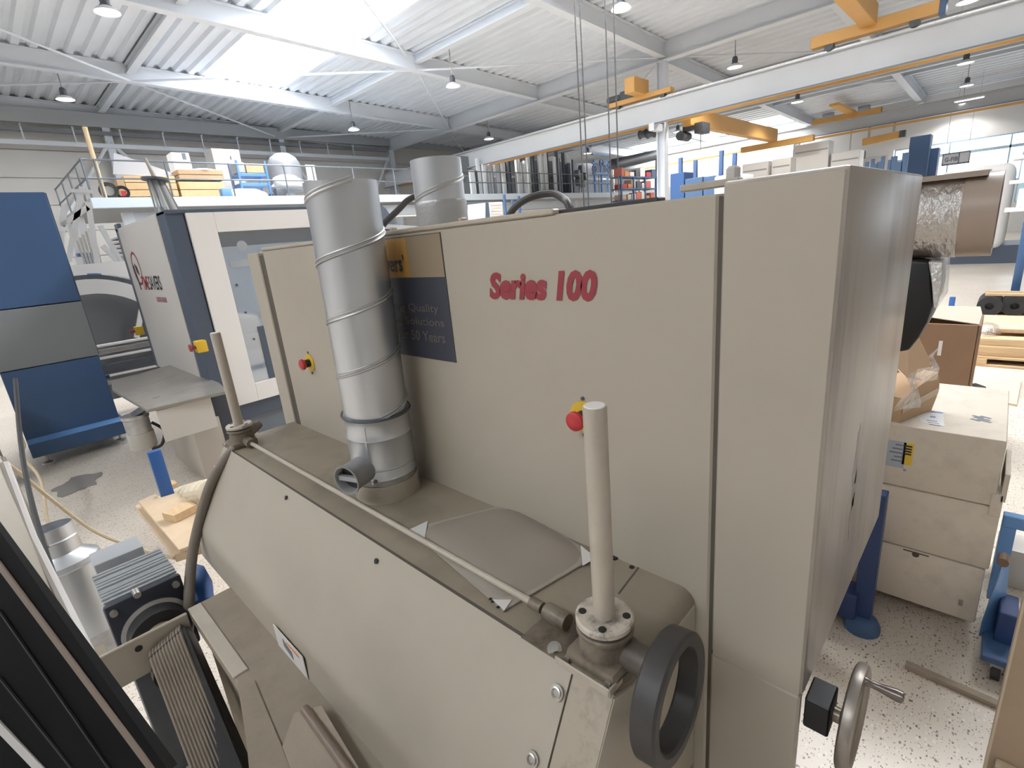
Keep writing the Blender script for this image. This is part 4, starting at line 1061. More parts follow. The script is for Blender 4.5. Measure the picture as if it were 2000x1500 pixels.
m = MB(); m.prism([(.6, YG, 2.16), (2.05, YG, 2.16), (2.05, YG, 1.4)] + [(xc + 1.14 * math.cos(a), YG, zc + 1.14 * math.sin(a)) for a in [math.pi * (.15 + .05 * k) for k in range(10)]], (0, .05, 0)); m.build('arch_plate', white, t)
m = MB(); m.bar((1.45, YG, 1.06), (1.68, YG, 1.62), .06, .07, (0, 1, 0)); m.build('strut', white, t)
m = MB(); m.box(.6, 2.6, YG + .2, YG + .25, .2, 1.75); m.build('dark_back', mat('arch_back', (.20, .205, .215), .5), t)
for z, h, mm in ((1.035, .035, white), (.95, .07, steel), (.86, .035, white), (.70, .13, darkmach), (.60, .035, white), (.50, .06, steel)):
    m = MB(); m.box(.7, 2.6, YG - .08, YG - .02, z - h / 2, z + h / 2, .006, 1); m.build('rail', mm, t)
m = MB(); m.bar((1.5, YG - .05, .42), (1.95, YG - .05, .1), .05, .06, (0, 1, 0)); m.bar((2.1, YG - .05, .5), (1.85, YG - .05, .1), .06, .07, (0, 1, 0)); m.build('strut', white, t)
m = MB(); m.box(.7, .78, YG, YG + .2, 0, .9); m.box(2.3, 2.38, YG, YG + .2, 0, .9); m.build('leg', white, t)
# grey fan/umbrella of rods standing behind the white machine
b_, tp_ = at_y(335, 432, 8.0), at_y(303, 352, 8.0)
t = thing('rod_bundle', 'grey bundle of flat strips fanning down from a dark disc, behind the white machine', 'bundle', b_)
for k in range(9):
    u = (k - 4) / 4
    m = MB(); m.bar(tp_ + V((.085 * u, -.03 * (1 - u * u), 0)), b_ + V((.16 * u + .02, -.06 * (1 - u * u), -.1)), (.02, .028)[k % 2], .014, (0, -1, .2)); m.build('strip', (mat('strip_grey', (.42, .415, .41), .45), mat('strip_pale', (.58, .57, .55), .45), mat('strip_dark', (.22, .22, .22), .45))[k % 3], t)
m = MB(); m.lathe([(0, 0), (.15, 0), (.15, .03), (.05, .04), (0, .04)], tp_ + V((0, 0, -.005)), (.1, 0, 1), 20); m.build('disc', darkmach, t)
m = MB(); m.cyl(tp_ + V((0, 0, .04)), tp_ + V((-.045, 0, .26)), .028, r2=.015, n=10); m.build('tip', mat('tip_beige', (.45, .40, .34), .5), t)
m = MB(); m.cyl((b_.x + .01, b_.y, 0), b_, .05, n=10); m.build('pole', steel, t)
# ================================================================== MEZZANINE AT THE BACK
YM_, ZM_ = 16.0, 3.78
t = thing('mezzanine', 'long pale blue-white mezzanine deck with thin railings along the back of the hall', 'platform', (12, YM_, 0))
m = MB(); m.box(2.45, 28, YM_, YM_ + .12, ZM_ - .24, ZM_, .01, 1); m.build('edge_beam', mat('pale_blue_white', (.60, .68, .75), .4), t)
m = MB(); m.box(2.45, 28, YM_ + .12, 22.0, ZM_ - .14, ZM_); m.build('deck_plate', ltgrey, t)
m = MB(); m.box(3.3, 28, YM_ + .5, YM_ + .7, ZM_ - .66, ZM_ - .3, .01, 1); m.build('lower_beam', mat('pale_blue_white2', (.62, .67, .72), .4), t)
m = MB(); m.box(3.3, 28, YM_ + .45, YM_ + .75, ZM_ - .72, ZM_ - .67); m.build('lower_flange', white, t)
for x in (3.2, 9.5, 16.5, 22.5, 27.5):
    m = MB(); m.box(x - .12, x + .12, YM_ + .48, YM_ + .72, 0, ZM_ - .3, .01, 1); m.build('post', white_cool, t)
railm = mat('rail_steel', (.16, .18, .21), .45, .4)
def rail_post(x, y, z0=ZM_, h=.88):
    m = MB(); m.cyl((x, y, z0), (x, y, z0 + h), .022, n=8); m.build('rail_post', railm, t)
for x in (2.75, 4.2, 5.75, 7.3, 8.2, 9.6, 11.2, 12.8, 14.4, 16, 17.6, 19.2, 20.8, 22.4, 24, 25.6): rail_post(x, YM_ + .06)
for z in (.44, .86):
    m = MB(); m.cyl((2.75, YM_ + .06, ZM_ + z), (27, YM_ + .06, ZM_ + z), .02, n=8); m.build('hand_rail', railm, t)
# railing along the left side of the deck
for y in (17.0, 18.4, 19.8, 21.4): rail_post(2.5, y)
rail_post(2.5, YM_ + .06)
for z in (.44, .86):
    m = MB(); m.cyl((2.5, YM_ + .06, ZM_ + z), (2.5, 21.6, ZM_ + z), .02, n=8); m.build('hand_rail', railm, t)
    m = MB(); m.cyl((2.5, YM_ + .06, ZM_ + z), (2.75, YM_ + .06, ZM_ + z), .02, n=8); m.build('hand_rail', railm, t)
for y in (19.5, 21.5):
    m = MB(); m.box(2.5, 2.7, y, y + .2, 0, ZM_ - .14); m.build('post', white_cool, t)
# aluminium scaffold / ladder frames leaning at the stairs
t2 = thing('ladder_frame', 'tangled grey aluminium ladder frames standing below the left end of the mezzanine', 'ladder', (1.7, 11.0, 0))
def seg(a, b, d, r=.045, nm='frame_bar'):
    m = MB(); m.bar(at_y(a[0], a[1], d), at_y(b[0], b[1], d), r * 1.6, r, (0, 1, 0)); m.build(nm, alu, t2)
for a, b in (((160, 365), (134, 510)), ((172, 395), (192, 525)), ((126, 400), (118, 480)), ((200, 480), (240, 520)), ((120, 440), (172, 405)), ((195, 440), (238, 515))):
    seg(a, b, 10.6)
m = MB(); m.box(1.2, 1.28, 10.55, 10.65, 0, 2.3); m.box(1.95, 2.03, 10.55, 10.65, 0, 2.1); m.build('stand_leg', alu, t2)
m = MB(); a = at_y(135, 372, 10.6); b = at_y(180, 375, 10.6); m.bar(a, b, .08, .05); m.build('cross_bar', alu, t2)
for k in range(6):
    a = at_y(150 + k * 6, 470 - k * 6, 11.0); b = at_y(168 + k * 6, 520, 11.0)
    m = MB(); m.bar(a, b, .03, .03); m.build('rod', steel, t2)
m = MB(); a = at_y(150, 495, 11.3); b = at_y(182, 530, 11.3); m.box(a.x, b.x + .1, 11.3, 11.5, 1.7, a.z); m.build('blue_bin', blue, t2, 'blue bin between the frames')
m = MB(); m.box(1.6, 2.1, 11.32, 11.48, 0, 1.7); m.build('bin_stand', steel, t2)

# things standing on the mezzanine (left part)
def on_m(px, py, y): return at_y(px, py, y)
def mbox(name, label, cat, px0, px1, pyt, mt, y=17.0, dy=.7, pyb=None, group=None, bev=.01):
    a, b = on_m(px0, pyt, y), on_m(px1, pyt, y)
    zb = ZM_ if pyb is None else on_m(px0, pyb, y).z
    tt = thing(name, label, cat, ((a.x + b.x) / 2, y, zb), group)
    m = MB(); m.box(a.x, b.x, y, y + dy, zb, (a.z + b.z) / 2, bev, 1)
    return tt, m, a, b
p0, p1 = on_m(205, 385, 16.15), on_m(165, 248, 16.15)
m = MB(); m.cyl(p0 - V((0, 0, .02)), p1, .05, n=10); single(m, 'wooden_pole', mat('pole_wood', (.66, .50, .30), .6, var=.1), 'tall wooden pole leaning on the mezzanine railing at left', 'pole', p0)
# white triangular sheet
q = [on_m(222, 298, 17.3), on_m(330, 335, 17.3), on_m(342, 346, 17.3), on_m(221, 340, 17.3)]
m = MB(); m.prism(q, (0, .06, 0)); tt = single(m, 'sheet_offcut', mat('sheet_grey', (.52, .54, .58), .4), 'triangular pale grey sheet standing on the long cartons of the mezzanine', 'sheet', q[3])
def crate(name, label, px0, px1, pyt, pyb, y, mt, rows, group=None, cat='crate'):
    a, b = on_m(px0, pyt, y), on_m(px1, pyb, y); zb, zt = b.z, a.z
    x0, x1 = a.x, on_m(px1, pyt, y).x
    tt = thing(name, label, cat, ((x0 + x1) / 2, y, zb), group); h = (zt - zb) / rows
    for k in range(rows):
        m = MB(); m.box(x0, x1, y + .002 * k, y + .8, zb + k * h + .008, zb + (k + 1) * h - .008, .008, 1); m.build('side_board', mt, tt)
    m = MB(); m.box(x0 + .04, x1 - .04, y + .04, y + .76, zb, zt - .03); m.build('core', mat('crate_core', (.25, .18, .11), .8), tt)
    return tt
crate('wooden_crate', 'long pine crate on the mezzanine under the triangular sheet', 240, 340, 342, 384, 16.9, mat('crate_orange', (.75, .52, .28), .6, var=.08), 3)
crate('wooden_crate', 'orange-brown crate on the mezzanine right of the grey rod bundle', 346, 434, 330, 352, 16.9, card, 2)
crate('wooden_crate', 'lower pine crate below another one on the mezzanine', 348, 436, 354, 386, 16.85, mat('crate_orange', (.7, .5, .3), .6), 2)
tt, m, a, b = mbox('carton_end', 'small red-marked carton at the left end of the mezzanine crates', 'carton', 226, 241, 350, card, 16.8, .3); m.build('body', card, tt)
m = MB(); m.box(a.x + .03, a.x + .15, 16.795, 16.8, ZM_ + .05, ZM_ + .25); m.build('red_mark', red, tt)
tt, m, a, b = mbox('white_box', 'white carton with dark slot standing high behind the mezzanine railing', 'carton', 333, 368, 298, white_bright, 18.2, .5, 345); m.build('body', white_bright, tt)
m = MB(); m.box(a.x + .28, a.x + .38, 18.19, 18.21, a.z - .18, a.z); m.build('dark_slot', ink, tt)
m = MB(); m.box(a.x, b.x, 18.3, 18.6, ZM_, on_m(333, 345, 18.2).z); m.build('stand', greypanel, tt)
tt, m, a, b = mbox('grey_locker', 'plain grey locker standing on the mezzanine left of the blue cart', 'locker', 412, 466, 291, greypanel, 18.0, .7); m.build('body', mat('locker_grey', (.45, .445, .44), .45), tt)
m = MB(); m.box(a.x + .5, a.x + .53, 17.99, 18.0, a.z - .28, a.z - .18); m.build('lock', darkmach, tt)
# blue cart
ca_, cb_ = on_m(462, 320, 16.6), on_m(528, 372, 16.6)
tt = thing('blue_cart', 'bright blue tubular cart with carton on the mezzanine', 'cart', ((ca_.x + cb_.x) / 2, 16.6, ZM_))
bb = mat('cart_blue', (.10, .25, .60), .4)
for x in (ca_.x, cb_.x):
    for y in (16.6, 17.2):
        m = MB(); m.box(x - .025, x + .025, y - .025, y + .025, ZM_ + .08, ca_.z + .1); m.build('upright', bb, tt)
for z in (ZM_ + .35, ZM_ + .62):
    m = MB(); m.box(ca_.x, cb_.x, 16.6, 17.2, z, z + .09, .01, 1); m.build('shelf', bb, tt)
for x in (ca_.x, cb_.x):
    m = MB(); m.cyl((x, 16.58, ZM_ + .06), (x, 16.64, ZM_ + .06), .07, n=12); m.build('castor', black, tt)
m = MB(); m.box(ca_.x + .25, cb_.x - .05, 16.62, 17.1, ZM_ + .72, ZM_ + .98, .01, 1); single(m, 'carton', card, 'brown carton lying on top of the blue cart', 'carton', (ca_.x + .3, 16.7, ZM_ + .72))
m = MB(); m.box(ca_.x - .02, ca_.x + .22, 16.62, 17.1, ZM_ + .72, ZM_ + 1.0, .01, 1); single(m, 'grey_box', ltgrey, 'grey box lying left on top of the blue cart', 'box', (ca_.x, 16.7, ZM_ + .72))
# white bags
def lump(name, label, px0, px1, pyt, y, mt, cat='bag', pyb=384):
    a, b = on_m(px0, pyt, y), on_m(px1, pyb, y); c = V(((a.x + b.x) / 2, y + .3, b.z)); hx, hz = (b.x - a.x) / 2, a.z - b.z
    m = MB(); N = 10; rings = []
    for i in range(N + 1):
        th = math.pi / 2 * i / N; ring = []
        for k in range(24):
            an = 2 * math.pi * k / 24; w = 1 + .09 * math.sin(3 * an + i) + random.uniform(-.04, .04)
            ring.append(m.bm.verts.new(c + V((math.cos(an) * hx * math.cos(th) ** .6 * w, math.sin(an) * .3 * math.cos(th) ** .6 * w, hz * math.sin(th)))))
        rings.append(ring)
    for A, B in zip(rings[:-1], rings[1:]):
        for k in range(24): m.bm.faces.new((A[k], A[(k + 1) % 24], B[(k + 1) % 24], B[k]))
    m.bm.faces.new(rings[0][::-1])
    return single(m, name, mt, label, cat, c, ang=60)
lump('plastic_bag', 'crumpled white plastic sheeting on the mezzanine below the blue cart', 440, 530, 366, 16.3, white_bright, 'sheeting')
lump('white_cushion', 'white rounded pack hanging over the railing beside the grey fan dome', 536, 600, 338, 16.4, white, 'pack', 362)
lump('plastic_bag', 'white bag lying on the upper crate of the mezzanine', 372, 430, 326, 16.9, white_bright, 'bag', 333)
c = on_m(556, 330, 17.6)
m = MB(); m.lathe([(0, .5), (.22, .46), (.4, .34), (.5, .15), (.52, 0), (.52, -.7), (0, -.7)], c, n=28); single(m, 'fan_dome', mat('dome_grey', (.22, .225, .24), .35), 'translucent grey dome shaped pack on the mezzanine right of the blue cart', 'dome', c)
tt, m, a, b = mbox('cream_board', 'cream board leaning on the railing right of the white pack', 'board', 597, 614, 322, white, 16.3, .05, 362); m.build('body', mat('board_cream', (.74, .66, .55), .5), tt)
m = MB(); m.box(a.x, b.x, 16.3, 16.5, ZM_, on_m(600, 362, 16.3).z); m.build('foot', ltgrey, tt)
for k, (px, py, r_, mt, lab) in enumerate(((240, 379, .16, black, 'black cable coil end at the left end of the mezzanine'), (214, 379, .2, charcoal, 'round dark coil lying at the mezzanine corner by the pole'))):
    c = on_m(px, py, 16.4); m = MB(); m.lathe([(r_, -.06), (r_, .06), (r_ * .6, .06), (r_ * .6, -.06)], (c.x, c.y, ZM_ + r_), (.2, 1, 0), 20, closed=True); single(m, 'cable_coil', mt, lab, 'coil', (c.x, c.y, ZM_))
for k, px in enumerate((440, 545)):
    c = on_m(px, 372, 16.4); m = MB(); m.obox((c.x, c.y, ZM_ + .12), (.14, 0, 0), (0, .12, 0), (0, .0, .13), .03); single(m, 'blue_bag', blue_light if k == 0 else darkmach, ('small pale blue pack at the right end of the pine crates', 'small dark pack under the white cushion')[k], 'pack', (c.x, c.y, ZM_))
# white slatted ends, grey sheets under the mezzanine
tt = thing('sheet_stack', 'stack of grey sheets lying under the mezzanine at left', 'sheets', (3.2, 15.0, 0))
for k in range(5):
    z = 2.35 + k * .1; m = MB(); m.box(2.5, 5.4, 14.6, 15.6, z, z + .04, .005, 1); m.build('sheet', mat('sheet_dull', (.33, .34, .36), .5), tt)
for x in (2.6, 5.2):
    m = MB(); m.box(x, x + .1, 14.7, 15.5, 0, 2.35); m.build('rack_post', steel, tt)

# ---------------- right part of the mezzanine: vertical pipes in a rack
tubes = []
for k in range(46):
    px = 921 + k * 4.6 + random.uniform(-1.2, 1.2)
    top = 322 - k * .35 + random.uniform(-14, 8) - (6 if 8 < k < 34 else 0)
    if k < 4: top = 335 + random.uniform(-6, 6)
    if px > 1182: break
    b = at_y(px, 378, 16.8)
    zt = at_y(px, max(298, top), 16.8).z
    tubes.append((b.x, random.uniform(-.2, .3), zt, k))
gp = 'metal profiles standing upright on the mezzanine'
cols_ = [mat('tube_white', (.84, .86, .88), .4), mat('tube_grey', (.58, .61, .65), .4), mat('tube_dark', (.10, .115, .14), .5)]
pro = {}
for (x, dy, zt, k) in tubes:
    c = random.choice((0, 0, 0, 1, 2, 2)); h = round((zt - ZM_) * 4) / 4
    key = (c, h)
    y = 16.8 + dy
    lab = ('white', 'grey', 'dark')[c] + ' metal profile in the row of upright profiles on the mezzanine'
    if key not in pro:
        m = MB(); w = .055
        for s in (-1, 1): m.box(s * w - .02, s * w + .02, -.05, .05, 0, h)
        m.box(-w, w, -.01, .01, 0, h)
        o = m.build('metal_profile', cols_[c]); o['label'] = lab; o['category'] = 'profile'; pro[key] = o
        o.location = (x, y, ZM_)
    else:
        o = pro[key].copy(); COL.objects.link(o); o.location = (x, y, ZM_)
    o['group'] = gp
tt = thing('profile_rack', 'rack wall, darkened for shade in the gaps, behind the upright profiles on the mezzanine', 'rack', (20, 17.6, ZM_))
m = MB(); m.box(14.9, 27, 17.6, 17.75, ZM_, 5.5); m.build('back_wall', mat('rack_wall_shaded', (.24, .25, .27), .5), tt)  # wall colour darkened to stand in for shade between the profiles
m = MB(); m.box(15, 27, 17.2, 17.3, 4.6, 4.68); m.build('support_bar', steel, tt)
# dark machine cloth / box, blue rack, cartons between profiles and column
tt = thing('dark_bundle', 'dark bundle of reels standing by the chains on the mezzanine', 'bundle', at_y(1135, 378, 16.5))
for k, (px, py) in enumerate(((1128, 340), (1136, 330), (1142, 345), (1130, 355), (1139, 358))):
    c = at_y(px, py, 16.5); m = MB(); m.lathe([(0, -.12), (.2, -.12), (.2, .12), (0, .12)], c, (.3, -1, 0), 16); m.build('reel', darkmach, tt)
b = at_y(1135, 350, 16.5); m = MB(); m.box(b.x - .03, b.x + .03, 16.6, 16.66, ZM_, b.z + .4); m.build('stand_pole', steel, tt)
tt = thing('blue_stand', 'blue tubular stand on the mezzanine left of the tall column', 'stand', (24, 16.6, ZM_))
for px in (1163, 1176, 1188):
    b = at_y(px, 380, 16.6); z = at_y(px, 312, 16.6).z; m = MB(); m.box(b.x - .04, b.x + .04, 16.55, 16.65, ZM_, z); m.build('upright', blue_light, tt)
a, b = at_y(1158, 340, 16.6), at_y(1192, 340, 16.6)
for dz in (0, .5, -.5, .95):
    m = MB(); m.box(a.x, b.x, 16.55, 16.65, a.z + dz, a.z + dz + .08); m.build('cross_bar', blue_light, tt)
for k in range(3):
    c = at_y(1160 + k * 14, 330 - (k % 2) * 12, 16.5); m = MB(); m.lathe([(.14, 0), (.2, 0), (.2, .06), (.14, .06)], c, (0, -1, 0), 18, closed=True); m.build('reel', blue, tt)
# shelving with coloured goods, beyond the column
sh = thing('storage_shelf', 'far shelf filled with small coloured goods left of the tall column', 'shelf', (27, 15, 0))
a, b = at_y(1214, 342, 14.0), at_y(1282, 342, 14.0)
for k in range(4):
    z = 2.6 + k * .55; m = MB(); m.box(a.x, b.x, 14.0, 14.6, z, z + .06); m.build('shelf_board', blue, sh)
for k in range(4):
    x = a.x + (b.x - a.x) * k / 3; m = MB(); m.box(x - .04, x + .04, 14.0, 14.08, 0, 4.3); m.build('upright', blue, sh)
gcols = [red, orange, greypanel, blue, white, card, darkmach, mat('goods_red', (.6, .15, .1), .5)]
for k in range(4):
    z = 2.66 + k * .55; x = a.x + .1; i = 0
    while x < b.x - .35:
        w = random.uniform(.22, .5); m = MB(); m.box(x, x + w, 14.05, 14.5, z, z + random.uniform(.18, .42), .01, 1)
        ci = random.randrange(8); single(m, 'stored_box', gcols[ci], 'small %s box on the %s board of the far storage shelf' % (('red', 'orange', 'grey', 'blue', 'white', 'brown', 'dark', 'brick red')[ci], ('lowest', 'second', 'third', 'top')[k]), 'box', (x, 14.05, z), 'goods on the far shelf'); x += w + random.uniform(.05, .2)
# equipment seen above the sander's top edge
def upr(name, label, cat, pts, y, dy, mt, **kw):
    q = [at_y(px, py, y) for px, py in pts]; m = MB(); m.prism(q, (0, dy, 0)); 
    z0 = min(p.z for p in q); x0, x1 = min(p.x for p in q), max(p.x for p in q)
    return q, m
q, m = upr('', '', '', ((914, 400), (948, 396), (948, 428), (914, 432)), 9.5, .5, white)
tt = thing('control_cabinet', 'small white cabinet with dark frame behind the short duct', 'cabinet', q[3])
m.build('front', white, tt); m = MB(); x0, x1 = q[0].x, q[1].x; m.box(x0 - .08, x1 + .14, 9.52, 10.1, 0, q[0].z + .06, .01, 1); m.build('body', slate, tt)
tt = thing('vent_cabinet', 'white slatted cabinet right of the small white cabinet', 'cabinet', at_y(968, 430, 9.6)); a, b = at_y(956, 395, 9.6), at_y(981, 395, 9.6)
m = MB(); m.box(a.x, b.x, 9.6, 10.2, 0, a.z, .01, 1); m.build('body', white, tt)
for k in range(6):
    m = MB(); z = a.z - .06 - k * .07; m.box(a.x + .02, b.x - .02, 9.585, 9.6, z - .018, z + .018); m.build('slat', greypanel, tt)
for k, (px, pt, lab) in enumerate(((988, 380, 'tall thin blue clamp stand behind the cable loop, left one'), (1003, 390, 'shorter blue clamp stand behind the cable loop'), (1016, 383, 'blue clamp stand just left of the cable loop arch'))):
    b = at_y(px, 420, 11); zt = at_y(px, pt, 11).z; tt = thing('clamp_stand', lab, 'stand', (b.x, 11, 0))
    m = MB(); m.box(b.x - .03, b.x + .03, 10.97, 11.03, 0, zt); m.build('post', blue, tt)
    m = MB(); m.box(b.x - .12, b.x + .12, 10.9, 11.1, 1.95 + k * .04, 2.05 + k * .04); m.build('clamp_arm', blue_bright, tt)
    m = MB(); m.box(b.x - .2, b.x + .2, 10.8, 11.2, 0, .04); m.build('foot', blue, tt)
tt = thing('dark_conveyor', 'dark grey machine parts behind the spiral ducts', 'machine', at_y(780, 440, 7.2)); a, b = at_y(740, 425, 7.2), at_y(818, 425, 7.2)
m = MB(); m.prism([(a.x, 7.2, 1.2), (b.x + .5, 7.2, 1.2), (b.x + .5, 7.2, 2.2), (a.x + .35, 7.2, 2.28), (a.x + .15, 7.2, 2.6), (a.x, 7.2, 2.7)], (0, .6, 0)); m.build('body', mat('dark_blue_grey', (.10, .12, .16), .4), tt)
m = MB(); m.bar((a.x, 7.15, 2.33), (b.x + .3, 7.15, 2.22), .06, .07); m.build('light_bar', alu, tt)
m = MB(); m.box(a.x + .1, b.x + .3, 7.25, 7.7, 0, 1.2); m.build('stand', slate, tt)
# ================================================================== RIGHT SIDE
XB = 2.75
# white carton stack on a hidden low dolly
dolly = thing('pallet_dolly', 'low dark dolly carrying the white cartons', 'dolly', (3.1, .3, 0))
m = MB(); m.box(XB + .2, XB + .75, .0, .95, .05, .092); m.build('platform', darkmach, dolly)
for x in (XB + .27, XB + .66):
    for y in (.08, .85):
        m = MB(); m.cyl((x, y - .015, .026), (x, y + .015, .026), .026, n=12); m.build('castor', black, dolly)
gp = 'large white cartons stacked on the dolly'
yl = .95
for k, (z0, z1, y0, lab) in enumerate(((.092, .381, -.118, 'bottom white carton of the stack, with torn hand hole'), (.386, .694, -.128, 'middle white carton of the stack'), (.699, 1.005, -.105, 'top white carton of the stack, with yellow label'))):
    tt = thing('white_carton', lab, 'carton', (XB + .4, .4, z0), gp)
    m = MB(); m.box(XB + .004 * (k != 2), XB + .78, y0, yl, z0, z1, .008, 2); m.build('body', carton, tt)
    if k == 0:
        m = MB(); a = at_x(1763, 1078, XB); b = at_x(1814, 1088, XB)
        m.obox(((XB - .0005 + .004), (a.y + b.y) / 2, .372), (.0008, 0, 0), (0, (a.y - b.y) / 2, 0), (0, 0, .003)); m.cyl((XB + .006, (a.y + b.y) / 2, .362), (XB + .0025, (a.y + b.y) / 2, .362), .014, n=14); m.build('hand_hole', mat('hole_dark', (.12, .085, .06), .9), tt)
        m = MB(); p = at_x(1876, 1178, XB); m.obox((XB + .0035, p.y, p.z), (.0006, 0, 0), (0, .008, 0), (0, 0, .016)); m.build('dirt_mark', mat('dirt_grey', (.3, .27, .24), .8), tt)
    if k == 2:
        a, b = at_x(1735, 860, XB), at_x(1764, 915, XB)
        m = MB(); m.box(XB - .001, XB, b.y, .30, b.z, a.z + .005); lb = m.build('address_label', mat('label_grey', (.42, .46, .52), .5), tt, 'grey printed label')
        for j in range(5):
            m = MB(); z = a.z - .01 - j * .02; m.box(XB - .0016, XB - .001, b.y + .006, b.y + .04 + .01 * (j % 3), z - .006, z); m.build('print_line', ink, lb)
        a2, b2 = at_x(1766, 864, XB), at_x(1780, 910, XB)
        m = MB(); m.box(XB - .001, XB, b2.y, a2.y, b2.z, a2.z); yy = m.build('yellow_label', mat('label_yellow', (.80, .55, .06), .5), tt, 'yellow vertical label')
        for j in range(4):
            m = MB(); z = a2.z - .012 - j * .013; m.box(XB - .0016, XB - .001, b2.y + .006, a2.y - .006, z - .008, z); m.build('print_line', blackink, yy)
        m = MB(); p = at_x(1767, 918, XB); m.lathe([(.003, 0), (.006, 0), (.006, .0006), (.003, .0006)], (XB, p.y, p.z), (-1, 0, 0), 14, closed=True); m.build('round_mark', ink, tt)
        # flap overlap on the right and print on the top
        m = MB(); m.box(XB - .004, XB + .3, -.135, -.118, .73, .86, .002, 1); m.build('side_flap', carton, tt)
        m = MB(); m.box(XB - .004, XB + .10, -.128, -.09, .655, .76, .002, 1); m.build('corner_flap', carton, tt)
        pl_ = quadz(((1790, 810), (1800, 825), (1845, 833), (1842, 803)), 1.0055)
        m = MB(); m.prism([p for p in pl_], (0, 0, .0005)); pt = m.build('printed_sheet', mat('paper_white', (.76, .75, .75), .5), tt, 'printed white paper on the top')
        for j, (px, py) in enumerate(((1830, 805), (1822, 814))):
            p = at_z(px, py, 1.0065); m = MB(); m.obox(p, (.01, .0, 0), (0, .022 - .012 * j, 0), (0, 0, .0003)); m.build('blue_print', blue_light, pt)
        for j in range(3):
            p = at_z(1820 + j * 3, 822 + j * 4, 1.0065); m = MB(); m.obox(p, (.003, .0, 0), (0, .02, 0), (0, 0, .0003)); m.build('print_line', ink, pt)
        for px, py, l in ((1918, 818, .045), (1910, 814, .03), (1925, 815, .03), (1905, 820, .025), (1922, 822, .04)):
            p = at_z(px, py, 1.0058); m = MB(); m.obox(p, (.006, -.004, 0), (.01, l * .6, 0), (0, 0, .0004)); m.build('scribble_mark', ink, tt)
# opened small brown carton wrapped in film, lying on the white carton
ZC = 1.006
tt = thing('brown_carton', 'opened brown carton with torn film lying on the white cartons', 'carton', at_z(1770, 815, ZC))
A, B, C_ = at_z(1757, 826, ZC), at_z(1826, 798, ZC), at_z(1742, 822, ZC)
dirx = (B - A); ydir = V((-dirx.y, dirx.x, 0)).normalized()
if ydir.y < 0: ydir = -ydir
H1 = .145
m = MB(); 
def pr(u, v, z): return A + dirx * u + ydir * v + V((0, 0, z))
m.prism([pr(0, 0, 0), pr(.9, 0, .0), pr(1.0, .0, .06), pr(1.03, 0, .12), pr(.93, 0, .19), pr(0, 0, .12)], ydir * .22); m.build('body', card, tt)
m = MB(); m.prism([pr(.02, -.003, .045), pr(1.0, -.003, .075), pr(1.02, -.003, .11), pr(.02, -.003, .078)], ydir * .002); m.build('tape_band', mat('tape_pale', (.60, .46, .33), .4), tt)
m = MB(); m.prism([pr(.2, .02, .20), pr(.95, .03, .215), pr(1.0, .16, .43), pr(.25, .2, .345)], V((-.004, 0, .004))); m.build('raised_flap', card, tt)
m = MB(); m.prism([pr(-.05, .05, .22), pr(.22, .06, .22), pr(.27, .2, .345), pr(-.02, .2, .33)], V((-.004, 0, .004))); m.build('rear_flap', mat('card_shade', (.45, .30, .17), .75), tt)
m = MB(); N = 7
for j in range(N):
    pass
vs = [[m.bm.verts.new(pr(-.12 + i * .19, -.012 + .03 * math.sin(i * 2.1 + j), .02 + j * .033 + i * .026 + .012 * math.sin(i * 1.7 + j * 2.3))) for j in range(6)] for i in range(6)]
for i in range(5):
    for j in range(5):
        if (i + j) in (0,) or (i == 0 and j > 3): continue
        if j < i - 1 or j > i + 3: continue
        m.bm.faces.new((vs[i][j], vs[i + 1][j], vs[i + 1][j + 1], vs[i][j + 1]))
m.build('torn_film', film, tt, 'crumpled clear film')
m = MB(); m.bar(pr(-.05, -.01, .225), pr(.35, -.012, .19), .008, .004); m.build('film_roll', sticker, tt)
# blue stand with round foot in front of the cartons
tt = thing('blue_stand', 'dark blue steel upright with rounded foot beside the white cartons', 'stand', (2.56, .28, 0))
m = MB(); m.box(2.53, 2.60, .243, .318, .03, .74, .004, 1); m.build('upright', mat('stand_blue', (.022, .05, .16), .4), tt)
m = MB(); m.lathe([(0, 0), (.075, 0), (.075, .03), (.06, .06), (.03, .075), (0, .075)], (2.545, .275, 0), n=24); m.build('rounded_foot', blue, tt)
m = MB(); m.box(2.5, 2.62, .3, .95, .05, .2, .01); m.build('base_bar', mat('stand_blue', (.022, .05, .16), .4), tt)
m = MB(); m.box(2.62, 2.72, .36, .6, .0, .52); single(m, 'orange_box', mat('box_orange', (.62, .30, .08), .6), 'orange box behind the blue upright', 'box', (2.67, .4, 0))
# blue trolley, right of cartons
tt = thing('blue_trolley', 'blue steel trolley on castors right of the white cartons', 'trolley', (2.75, -.22, 0))
m = MB(); m.prism([(2.66, -.135, .10), (2.66, -.135, .18), (2.70, -.16, .40), (2.75, -.165, .44), (2.78, -.19, .42), (2.78, -.21, .12)], (.012, -.0, 0)); m.build('side_plate', blue_light, tt)
m = MB(); m.box(2.52, 2.80, -.50, -.145, .085, .12, .005, 1); m.build('base_frame', blue, tt)
m = MB(); m.box(2.64, 2.80, -.24, -.18, .12, .27, .004, 1); m.build('box_section', mat('stand_blue', (.022, .05, .16), .4), tt)
for x, y in ((2.55, -.2), (2.76, -.2), (2.55, -.45), (2.76, -.45)):
    m = MB(); m.cyl((x, y - .014, .035), (x, y + .014, .035), .035, n=16); m.build('castor', rubber, tt)
    m = MB(); m.box(x - .015, x + .015, y - .02, y + .02, .06, .09); m.build('castor_fork', steel, tt)
m = MB(); m.cyl((2.74, -.165, .45), (2.80, -.168, .45), .02, n=16); m.build('knob', mat('knob_wood', (.20, .13, .08), .5), tt)
